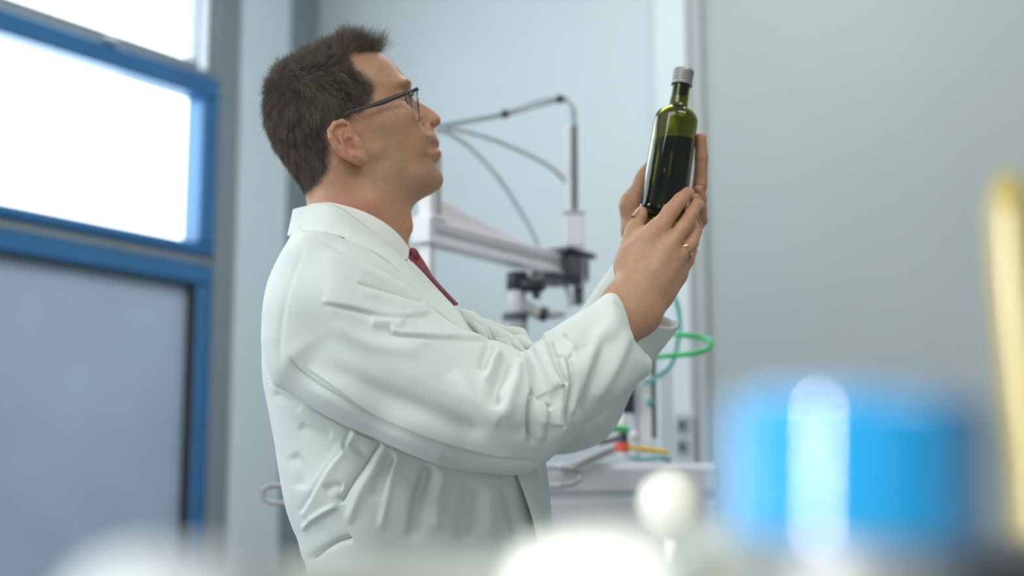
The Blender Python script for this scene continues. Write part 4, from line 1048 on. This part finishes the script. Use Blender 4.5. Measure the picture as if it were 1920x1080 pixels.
# shirt collar
sh_top = [(577, 392, 0), (577, 388, -.02), (581, 385, -.040), (592, 382, -.052), (619, 380.5, -.061), (647, 386.5, -.064), (674, 394.5, -.063), (702, 407, -.058), (730, 425, -.047), (750, 444, -.034), (767, 466, -.020)]
sh_low = [(570, 420, 0), (570, 420, -.024), (574, 415, -.050), (588, 412, -.062), (619, 412, -.070), (650, 420, -.073), (680, 440, -.071), (712, 462, -.064), (735, 482, -.052), (750, 492, -.040), (765, 484, -.026)]
A2, B2 = C3(sh_top), C3(sh_low)
fa = [np.array((a[0]+.012*abs(a[1])/.05, -a[1], a[2])) for a in A2[::-1][:-1]]+A2; fb = [np.array((a[0]+.012*abs(a[1])/.05, -a[1], a[2])) for a in B2[::-1][:-1]]+B2
so = ribbon('shirt', fa, fb, M['shirt'], man, 120, 8, 0, .0026)
so['label'] = 'white shirt collar standing above the coat collar'
ribbon('shirt_front', C3([(758, 478, -.020), (790, 520, -.015), (840, 580, -.010), (900, 640, -.01)]), C3([(772, 480, .03), (800, 520, .03), (846, 576, .03), (900, 630, .03)]), M['shirt'], so, 30, 6, .0)
# tie
M['tie'] = noisy(mat('dark_red_tie', (.17, .022, .026), .55, spec=.4), 260, .5, .3, 900, .0003)
b = MB()
kn = [(766, 465, -.012), (778, 466, -.008)]
tb = spline(C3([(766, 471, -.010), (774, 480, -.012), (780, 490, -.012)]), 10)
b.tube(tb, [.0045, .0060, .0066, .0070, .0070, .0068, .0064, .0058, .005, .004], 16, flat=1.4)
tie = b.build('tie', M['tie'], man); tie['label'] = 'dark red tie knotted under the shirt collar'
ribbon('tie_blade', C3([(764, 480, -.022), (779, 497, -.024), (797, 516, -.024), (815, 534, -.022), (850, 575, -.02)]), C3([(784, 476, .010), (796, 494, .010), (812, 522, .008), (826, 540, .008), (858, 572, .005)]), M['tie'], tie, 40, 10, .004, .0025, (.5, -.5, .5))
M['dot'] = mat('pale_dot_print', (.6, .55, .5), .6)
# lapels and front edges, from the outside in
L_out = C3([(644, 455, -.134), (684, 468, -.139), (714, 482, -.139), (738, 502, -.139), (762, 530, -.139), (779, 553, -.139), (811, 579, -.137), (846, 608, -.131), (874, 633, -.124)])
L_in = C3([(660, 432, -.086), (706, 447, -.082), (746, 478, -.066), (776, 509, -.062), (808, 546, -.060), (822, 566, -.060), (840, 588, -.062), (868, 613, -.068), (889, 632, -.074)])
ribbon('lapel', L_out, L_in, M['coat'], co, 70, 10, .010, .0045, (0, -.8, .3))
R_in = C3([(749, 482, -.060), (776, 510, -.058), (808, 547, -.056), (838, 587, -.056), (868, 614, -.060), (890, 634, -.066)])
R_out = C3([(765, 484, -.030), (790, 510, -.034), (818, 541, -.036), (848, 575, -.040), (874, 600, -.044), (902, 630, -.050)])
ribbon('front_edge', R_in, R_out, M['coat'], co, 60, 8, -.013, .0028, (0, -.8, .4))
ribbon('front_facing', C3([(772, 492, -.026), (796, 517, -.03), (826, 550, -.03), (855, 580, -.032), (880, 604, -.036), (912, 634, -.04)]),
       C3([(792, 500, .02), (812, 524, .02), (843, 556, .02), (871, 584, .018), (899, 605, .01), (938, 630, .0)]), M['coat'], co, 60, 8, -.015, .0028, (.1, -.8, .5), wave=.001)
# crumpled cloth between the arms
b = MB()
for pts, r in (([(862, 580, -.03), (886, 598, -.05), (904, 614, -.06), (922, 638, -.07)], [.0008, .0045, .0050, .001]), ([(898, 606, -.05), (928, 625, -.06), (953, 640, -.07), (985, 660, -.09)], [.0008, .0050, .0055, .0008]),
               ([(920, 620, -.02), (945, 629, -.03), (970, 632, -.04), (998, 648, -.06)], [.001, .0065, .0070, .0008]), ([(938, 630, -.06), (965, 640, -.06), (1002, 650, -.09)], [.001, .0060, .001]),
               ([(872, 592, -.0), (900, 610, -.0), (935, 629, -.0), (980, 655, -.02)], [.001, .0070, .0080, .001]), ([(888, 604, -.065), (905, 622, -.075), (915, 640, -.08)], [.0008, .0030, .0008]), ([(930, 634, -.075), (950, 646, -.085), (965, 660, -.09)], [.0008, .0035, .0008])):
    b.tube(spline(C3(pts), 30), list(np.interp(np.linspace(0, 1, 30), np.linspace(0, 1, len(r)), r)), 14, flat=2.0)
b.build('gathered_cloth', M['coat'], co)
# hanging front edge below the elbow
ribbon('front_edge', C3([(965, 880, -.12), (985, 930, -.12), (1003, 990, -.115), (1012, 1060, -.11), (1020, 1200, -.11)]), C3([(1004, 868, -.08), (1010, 920, -.085), (1018, 990, -.085), (1024, 1060, -.08), (1034, 1200, -.08)]), M['coat'], co, 40, 8, .006, .003)
ribbon('front_facing', C3([(1000, 866, -.088), (1006, 900, -.088), (1012, 950, -.088), (1018, 1010, -.085), (1030, 1200, -.085)]), C3([(1021, 866, -.02), (1026, 900, -.02), (1031, 950, -.02), (1034, 1010, -.02), (1040, 1200, -.02)]), M['coat'], co, 40, 8, -.006, .003)
b = MB(); b.lathe([(.0001, 0), (.005, .0002), (.006, .001), (.0055, .002), (.003, .0016), (.0001, .0016)], P(990, 1150, -.135), axis=(.2, -1, 0), n=20); b.build('button', M['shirt'], co)

# trousers and shoes
tr = Solid()
for s_ in (-1, 1):
    tr.cap(hip+(0, s_*.07, .03), hip+(.0, s_*.10, -.45), .105, .075, .03); tr.cap(hip+(0, s_*.10, -.45), hip+(-.03, s_*.11, -.83), .075, .062, .03)
tV, tQ = surface_net(tr, (-.40, -.26, .05), (.25, .26, 1.12), .008); mesh_obj('trousers', tV, tQ, M['trousers'], man)
for s_ in (-1, 1):
    sh = Solid(); f0 = hip+(-.03, s_*.11, -.95+.0); f0[2] = .045
    sh.cap(f0+(-.04, 0, 0), f0+(.14, s_*.015, -.01), .042, .032, .02); sh.cap(f0+(-.02, 0, .0), f0+(-.02, 0, .05), .042, .045, .02)
    sV, sQ = surface_net(sh, f0-.2, f0+.26, .006); sV[:, 2] = np.maximum(sV[:, 2], .002); so_ = mesh_obj('shoe', sV, sQ, M['shoe'], man)

# ------------------------------------------------------------------ glasses
M['temple'] = mat('dark_brown_metal', (.032, .022, .022), .4, .0); M['rim'] = mat('grey_metal_rim', (.22, .22, .24), .25, .9)
lm = bpy.data.materials.new('spectacle_lens'); lm.use_nodes = True; nt = lm.node_tree; nt.nodes.clear()
o_ = nt.nodes.new('ShaderNodeOutputMaterial'); mx = nt.nodes.new('ShaderNodeMixShader'); t1 = nt.nodes.new('ShaderNodeBsdfTransparent'); g1 = nt.nodes.new('ShaderNodeBsdfGlossy'); g1.inputs['Roughness'].default_value = .03
fr = nt.nodes.new('ShaderNodeFresnel'); fr.inputs[0].default_value = 1.55; ge = nt.nodes.new('ShaderNodeNewGeometry'); iv = nt.nodes.new('ShaderNodeMath'); iv.operation = 'SUBTRACT'; iv.inputs[0].default_value = 1; ml = nt.nodes.new('ShaderNodeMath'); ml.operation = 'MULTIPLY'; nt.links.new(ge.outputs['Backfacing'], iv.inputs[1]); nt.links.new(iv.outputs[0], ml.inputs[0]); nt.links.new(fr.outputs[0], ml.inputs[1]); nt.links.new(ml.outputs[0], mx.inputs[0]); nt.links.new(t1.outputs[0], mx.inputs[1]); nt.links.new(g1.outputs[0], mx.inputs[2]); nt.links.new(mx.outputs[0], o_.inputs[0])
gl = empty('glasses', HW(HL(775, 195, 0))); gl.parent = man; gl.location = Vector(HW(HL(775, 195, 0)))-man.location
gl['label'] = 'half rimmed glasses with dark temples worn on the nose'
for s_ in (1, -1):
    def G(px, py, yl):
        l = HL(px, py, yl); return HW((l[0], l[1]*s_, l[2]))
    pts = [G(638, 224, -.078), G(645, 216, -.081), G(656, 210, -.083), G(675, 204.5, -.082), G(700, 197, -.080), G(725, 188.5, -.078), G(750, 178.5, -.075), G(770, 171, -.071), G(780, 167.5, -.067)]
    sp = spline(pts, 50); hh = np.interp(np.linspace(0, 1, 50), [0, .2, .35, .55, .75, .9, 1], [.0020, .0023, .0025, .0040, .0035, .0022, .0017])
    V = []; up = np.array((-.25, 0, .97)); sd_ = RH@np.array((0, 1., 0))
    for i, p_ in enumerate(sp):
        for a_ in range(8):
            an = 2*PI*a_/8; V.append(p_+up*hh[i]*math.sin(an)+sd_*.0011*math.cos(an))
    b = MB(); b.add(V, [(i*8+a_, i*8+(a_+1) % 8, (i+1)*8+(a_+1) % 8, (i+1)*8+a_) for i in range(49) for a_ in range(8)]+[tuple(range(8)), tuple(49*8+k for k in range(8))[::-1]])
    b.build('temple', M['temple'], gl)
    TO, TI, BO, BI = G(782, 168, -.064), G(767, 176, -.014), G(787, 230, -.060), G(776, 224, -.018)
    fw_ = RH@np.array((1, 0, .3))
    def LP(a_, r_=1.0):
        cu = math.copysign(abs(math.cos(a_))**.65, math.cos(a_))*r_; cv = math.copysign(abs(math.sin(a_))**.65, math.sin(a_))*r_
        x = (cu+1)/2; y = (cv+1)/2
        return (TO*x+TI*(1-x))*y+(BO*x+BI*(1-x))*(1-y)+fw_*.003*(1-cu*cu)
    N_ = 40; V = [LP(0, 0)]; Fc = []
    for k in range(1, 7): V += [LP(2*PI*i/N_, k/6) for i in range(N_)]
    Fc += [(0, 1+i, 1+(i+1) % N_) for i in range(N_)]
    for k in range(5): Fc += [(1+k*N_+i, 1+(k+1)*N_+i, 1+(k+1)*N_+(i+1) % N_, 1+k*N_+(i+1) % N_) for i in range(N_)]
    mesh_obj('lens', V, Fc, lm, gl)
    b = MB(); b.tube([LP(a_, 1.01) for a_ in np.linspace(-.0, 2*PI, 70)], .0009, 8); b.build('rim', M['rim'], gl)
    b = MB(); b.tube([G(777, 168, -.069), G(781.5, 165.5, -.067), G(783, 169, -.063)], .0019, 8); b.build('hinge', M['temple'], gl)
b = MB(); b.tube(spline([HW(HL(768, 178, -.014)), HW(HL(775, 176, -.006)), HW(HL(776, 176, 0)), HW(np.array([1, -1, 1])*HL(775, 176, -.006)), HW(np.array([1, -1, 1])*HL(768, 178, -.014))], 20), .0011, 8); b.build('bridge', M['rim'], gl)
# ------------------------------------------------------------------ the bottle
def bottle_fn():
    base = P(1241, 399, 0.0); top = P(1284.5, 126, .0)
    top = top+np.array((0, .012, 0)); ax = top-base; L = np.linalg.norm(ax); ax /= L; base = base-ax*.006; L += .006
    root = empty('bottle', base); tag(root, 'green glass bottle of dark oil with grey screw cap, held up in both hands', 'bottle')
    g = bpy.data.materials.new('green_bottle_glass'); g.use_nodes = True; b = g.node_tree.nodes['Principled BSDF']
    b.inputs['Base Color'].default_value = (.27, .27, .008, 1); b.inputs['Transmission Weight'].default_value = 1; b.inputs['Roughness'].default_value = .02; b.inputs['IOR'].default_value = 1.5
    lq = bpy.data.materials.new('dark_olive_oil'); lq.use_nodes = True; b = lq.node_tree.nodes['Principled BSDF']
    b.inputs['Base Color'].default_value = (.008, .011, .002, 1); b.inputs['Transmission Weight'].default_value = .22; b.inputs['Roughness'].default_value = .05; b.inputs['IOR'].default_value = 1.35
    R0, R1 = .0322, .0302
    arc = [(R1-.0168*(1-math.cos(a)), .138+.0185*math.sin(a)) for a in np.linspace(.15, 1.45, 9)]
    outer = [(.0001, .0035), (.018, .003), (.0235, .0005), (.0265, .0002), (.0290, .0020), (R0, .0055), (R0, .0105), (R1, .136)]+arc+[(.0134, .159), (.0129, .164), (.0124, .176), (.0124, L-.008)]
    innr = [(.0103, L-.008), (.0104, .164), (.0112, .159)]+[(max(r-.0026, .0112), h-.0022) for r, h in arc[::-1]]+[(R1-.0024, .136), (R0-.0018, .0090), (.0266, .0032), (.018, .0048), (.0001, .0055)]
    m = MB(); m.lathe(outer+innr, base, ax, 64, False, False); m.build('glass', g, root, sharp=60)
    # oil: flat level although the bottle leans
    H = .110; r = R1-.0030; prof = [(.0001, .0062), (.018, .0055), (.0262, .0040), (R0-.0024, .0095)]+[(r, h) for h in np.linspace(.03, H, 6)]+[(r*.6, H), (.0001, H)]
    m = MB(); m.lathe(prof, base, ax, 64, False, False); lo = m.build('oil', lq, root, sharp=60)
    me = lo.data; o3 = np.array(lo.location); n = 64
    for v in list(me.vertices)[8*n:]:
        w_ = np.array(v.co)+0; 
    up = np.array((0, 0, 1.)); 
    cc = base+ax*H
    for i, v in enumerate(me.vertices):
        if i >= 9*n:
            wv = np.array(v.co); t = ((cc-wv)@up)/(ax@up); v.co = Vector(wv+ax*t)
    # cap with rings
    cp = []; h = L-.0235; r = .0143
    cp += [(.0128, h), (r+.0006, h), (r+.0008, h+.0016), (r, h+.0022)]
    for k in range(4): cp += [(r, h+.0046+k*.0040), (r-.0006, h+.0051+k*.0040), (r-.0006, h+.0059+k*.0040), (r, h+.0064+k*.0040)]
    cp += [(r, L-.0022), (r-.0008, L-.0006), (r-.0022, L), (.0001, L)]
    M['cap'] = noisy(mat('brushed_grey_cap', (.34, .31, .30), .42, .6), 60, .05)
    m = MB(); m.lathe(cp, base, ax, 56, True, False); m.build('cap', M['cap'], root)
    m = MB(); m.lathe([(.0100, L-.035), (.0101, L-.008)], base, ax, 32); m.build('stopper', M['black'], root)
bottle_fn()

# ------------------------------------------------------------------ foreground bench, out of focus
BZ = .93
def bench():
    root = empty('lab_bench', (.15, CAM_Y+.62, 0)); tag(root, 'pale grey lab bench close in front of the camera, under the blurred vessels', 'bench')
    b = MB(); b.box((.15, CAM_Y+.65, BZ-.015), (1.7, .95, .03), None, .004); b.build('worktop', M['machine'], root, False)
    for x in (-.65, .95):
        for y in (.22, 1.08): 
            b = MB(); b.box((x, CAM_Y+y, (BZ-.03)/2), (.05, .05, BZ-.03), None, .003); b.build('leg', M['grey'], root, False)
bench()
M['blue_cap'] = noisy(mat('glossy_blue_plastic', (.0003, .108, .24), .12, spec=.3, Coat_Weight=1.0, Coat_Roughness=.04, Coat_IOR=1.7), 20, .03)
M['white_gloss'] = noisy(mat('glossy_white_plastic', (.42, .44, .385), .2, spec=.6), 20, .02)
M['clear_grey'] = noisy(mat('grey_green_plastic', (.16, .175, .155), .4), 20, .03)
M['yellow_tube'] = noisy(mat('yellow_tube', (.155, .125, .028), .35), 20, .04)
M['dish'] = noisy(mat('pale_grey_plastic', (.17, .19, .195), .35), 20, .03)
M['dark_base'] = noisy(mat('dark_grey_housing', (.07, .08, .085), .5), 20, .05)
def fg(px, py, d): return D(px, py, d)
def vessel(name, x, top, d, r, prof, parts, label, cat, m, tiltx=0.0):
    c = fg(x, top, d); root = empty(name, (c[0], c[1], BZ)); tag(root, label, cat)
    h = c[2]-BZ; b = MB(); b.lathe([(rr*r, h-dz if dz is not None else 0) for rr, dz in prof], (c[0], c[1], BZ), n=56); b.build(parts, M[m], root)
    return root, c, h
# blue-capped jar
def jar():
    d = .40; cx = fg(1605, 745, d)[0]; y = CAM_Y+d; r = 246*d/FPX; ztop = fg(1600, 738, d-.0)[2]; zb = fg(1600, 1012, d)[2]
    root = empty('blue_capped_jar', (cx, y, BZ)); tag(root, 'blurred jar with a large glossy blue ribbed cap at the lower right', 'jar')
    ax = (.045, 0, 1.0)
    H = ztop-zb; o = np.array((cx-.002, y, zb)); prof = [(r*.97, 0)]
    n = 15
    for k in range(n):
        z0 = H*.80*k/n; z1 = H*.80*(k+1)/n; prof += [(r*.985, z0+(z1-z0)*.08), (r, z0+(z1-z0)*.35), (r, z0+(z1-z0)*.65), (r*.985, z0+(z1-z0)*.92)]
    prof += [(r-.012*(1-math.cos(a)), H*.80+.2*H*math.sin(a)) for a in np.linspace(.1, PI/2, 8)]+[(.0005, H)]
    b = MB(); b.lathe(prof, o, ax, 72, True, False); b.build('cap', M['blue_cap'], root, sharp=50)
    b = MB(); b.lathe([(r*.92, 0), (r*.98, .006), (r*.98, zb-BZ-.025), (r*.86, zb-BZ-.006), (r*.86, zb-BZ+.004)], (cx, y, BZ), n=56); b.build('body', M['dark_base'], root)
jar()
def ball():  # made-up ball on a stem, shaped like the bokeh disc of a bright glint
    d = .95; c = fg(1258, 944, d); r = 63*d/FPX; root = empty('glint_ball', (c[0], c[1], BZ)); tag(root, 'blurred white ball standing in for an out-of-focus glint between the bright vessel and the blue cap', 'knob')
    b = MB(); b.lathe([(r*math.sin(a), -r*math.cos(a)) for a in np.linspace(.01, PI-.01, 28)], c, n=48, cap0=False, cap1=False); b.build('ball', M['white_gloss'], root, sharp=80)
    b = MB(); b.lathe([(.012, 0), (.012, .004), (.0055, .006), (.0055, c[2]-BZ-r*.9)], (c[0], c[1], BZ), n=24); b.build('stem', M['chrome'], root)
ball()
def tray():
    d = .42; x0, x1 = fg(945, 1000, d)[0], fg(1345, 1000, d)[0]; z = fg(1100, 1016, d)[2]; root = empty('white_vessel', ((x0+x1)/2, CAM_Y+d, BZ)); tag(root, 'blurred bright white rounded vessel at the bottom centre', 'vessel')
    r = (x1-x0)/2; b = MB(); b.lathe([(r*.8, 0), (r*.86, .01), (r, z-BZ-.03), (r*.97, z-BZ-.012), (r*.8, z-BZ-.002), (r*.5, z-BZ+.002), (.0005, z-BZ+.003)], ((x0+x1)/2, CAM_Y+d, BZ), n=64); b.build('body', M['white_gloss'], root)
    b = MB(); b.lathe([(r*1.0, z-BZ-.034), (r*1.03, z-BZ-.032), (r*1.03, z-BZ-.026), (r*1.0, z-BZ-.024)], ((x0+x1)/2, CAM_Y+d, BZ), n=64, cap0=False, cap1=False); b.build('rim', M['white_gloss'], root)
tray()
def left_dish():
    d = .40; x0, x1 = fg(60, 1000, d)[0], fg(620, 1000, d)[0]; z = fg(350, 1024, d)[2]; r = (x1-x0)/2; c = ((x0+x1)/2, CAM_Y+d, BZ)
    root = empty('white_dish', c); tag(root, 'blurred pale dish with sloping shoulder at the bottom left', 'vessel')
    b = MB(); b.lathe([(r*.7, 0), (r*.9, .02), (r, z-BZ-.035), (r*.93, z-BZ-.022), (r*.6, z-BZ-.004), (r*.3, z-BZ), (.0005, z-BZ)], c, n=64); b.build('body', M['dish'], root)
    b = MB(); b.lathe([(r*1.0, z-BZ-.04), (r*1.025, z-BZ-.038), (r*1.025, z-BZ-.033), (r*1.0, z-BZ-.031)], c, n=64, cap0=False, cap1=False); b.build('rim', M['dish'], root)
left_dish()
def housing(name, x0_, x1_, y_, d, m, label, depth=.06):
    a, c = fg(x0_, y_, d), fg(x1_, y_, d); root = empty(name, ((a[0]+c[0])/2, a[1], BZ)); tag(root, label, 'lab device')
    b = MB(); b.box(((a[0]+c[0])/2, a[1], (a[2]+BZ)/2), (c[0]-a[0], depth, a[2]-BZ), None, .006); b.build('housing', M[m], root, False)
    b = MB(); b.box(((a[0]+c[0])/2, a[1]-depth/2-.001, (a[2]+BZ)/2-.02), ((c[0]-a[0])*.8, .004, (a[2]-BZ)*.5), None, .0015); b.build('front_panel', M[m], root, False)
housing('instrument_housing', 500, 1000, 1052, .50, 'clear_grey', 'blurred grey green instrument housing below the hem of the coat')
housing('instrument_housing', 1280, 1540, 975, .56, 'clear_grey', 'blurred grey instrument housing between white vessel and blue cap')
housing('instrument_housing', 1780, 2200, 1010, .50, 'dark_base', 'blurred dark housing at the lower right corner')
def ytube():
    d = .60; pts = [fg(1893, 315, d), fg(1893, 400, d), fg(1902, 560, d), fg(1920, 720, d), fg(1938, 880, d), fg(1946, 1010, d)]
    pts.append(np.array((pts[-1][0]+.002, pts[-1][1], BZ))); root = empty('yellow_tube', pts[-1]); tag(root, 'blurred upright yellow tube with rounded top at the right edge', 'tube')
    r = 42*d/FPX; sp = spline(pts, 60); b = MB(); b.tube(sp, [r*min(1, math.sqrt(max(.0, 1-(1-min(1, i/4))**2))+.05) for i in range(60)], 28); b.build('tube', M['yellow_tube'], root)
    b = MB(); b.lathe([(r*1.4, 0), (r*1.4, .008), (r*1.05, .012)], pts[-1], n=32); b.build('foot', M['yellow'], root)
ytube()
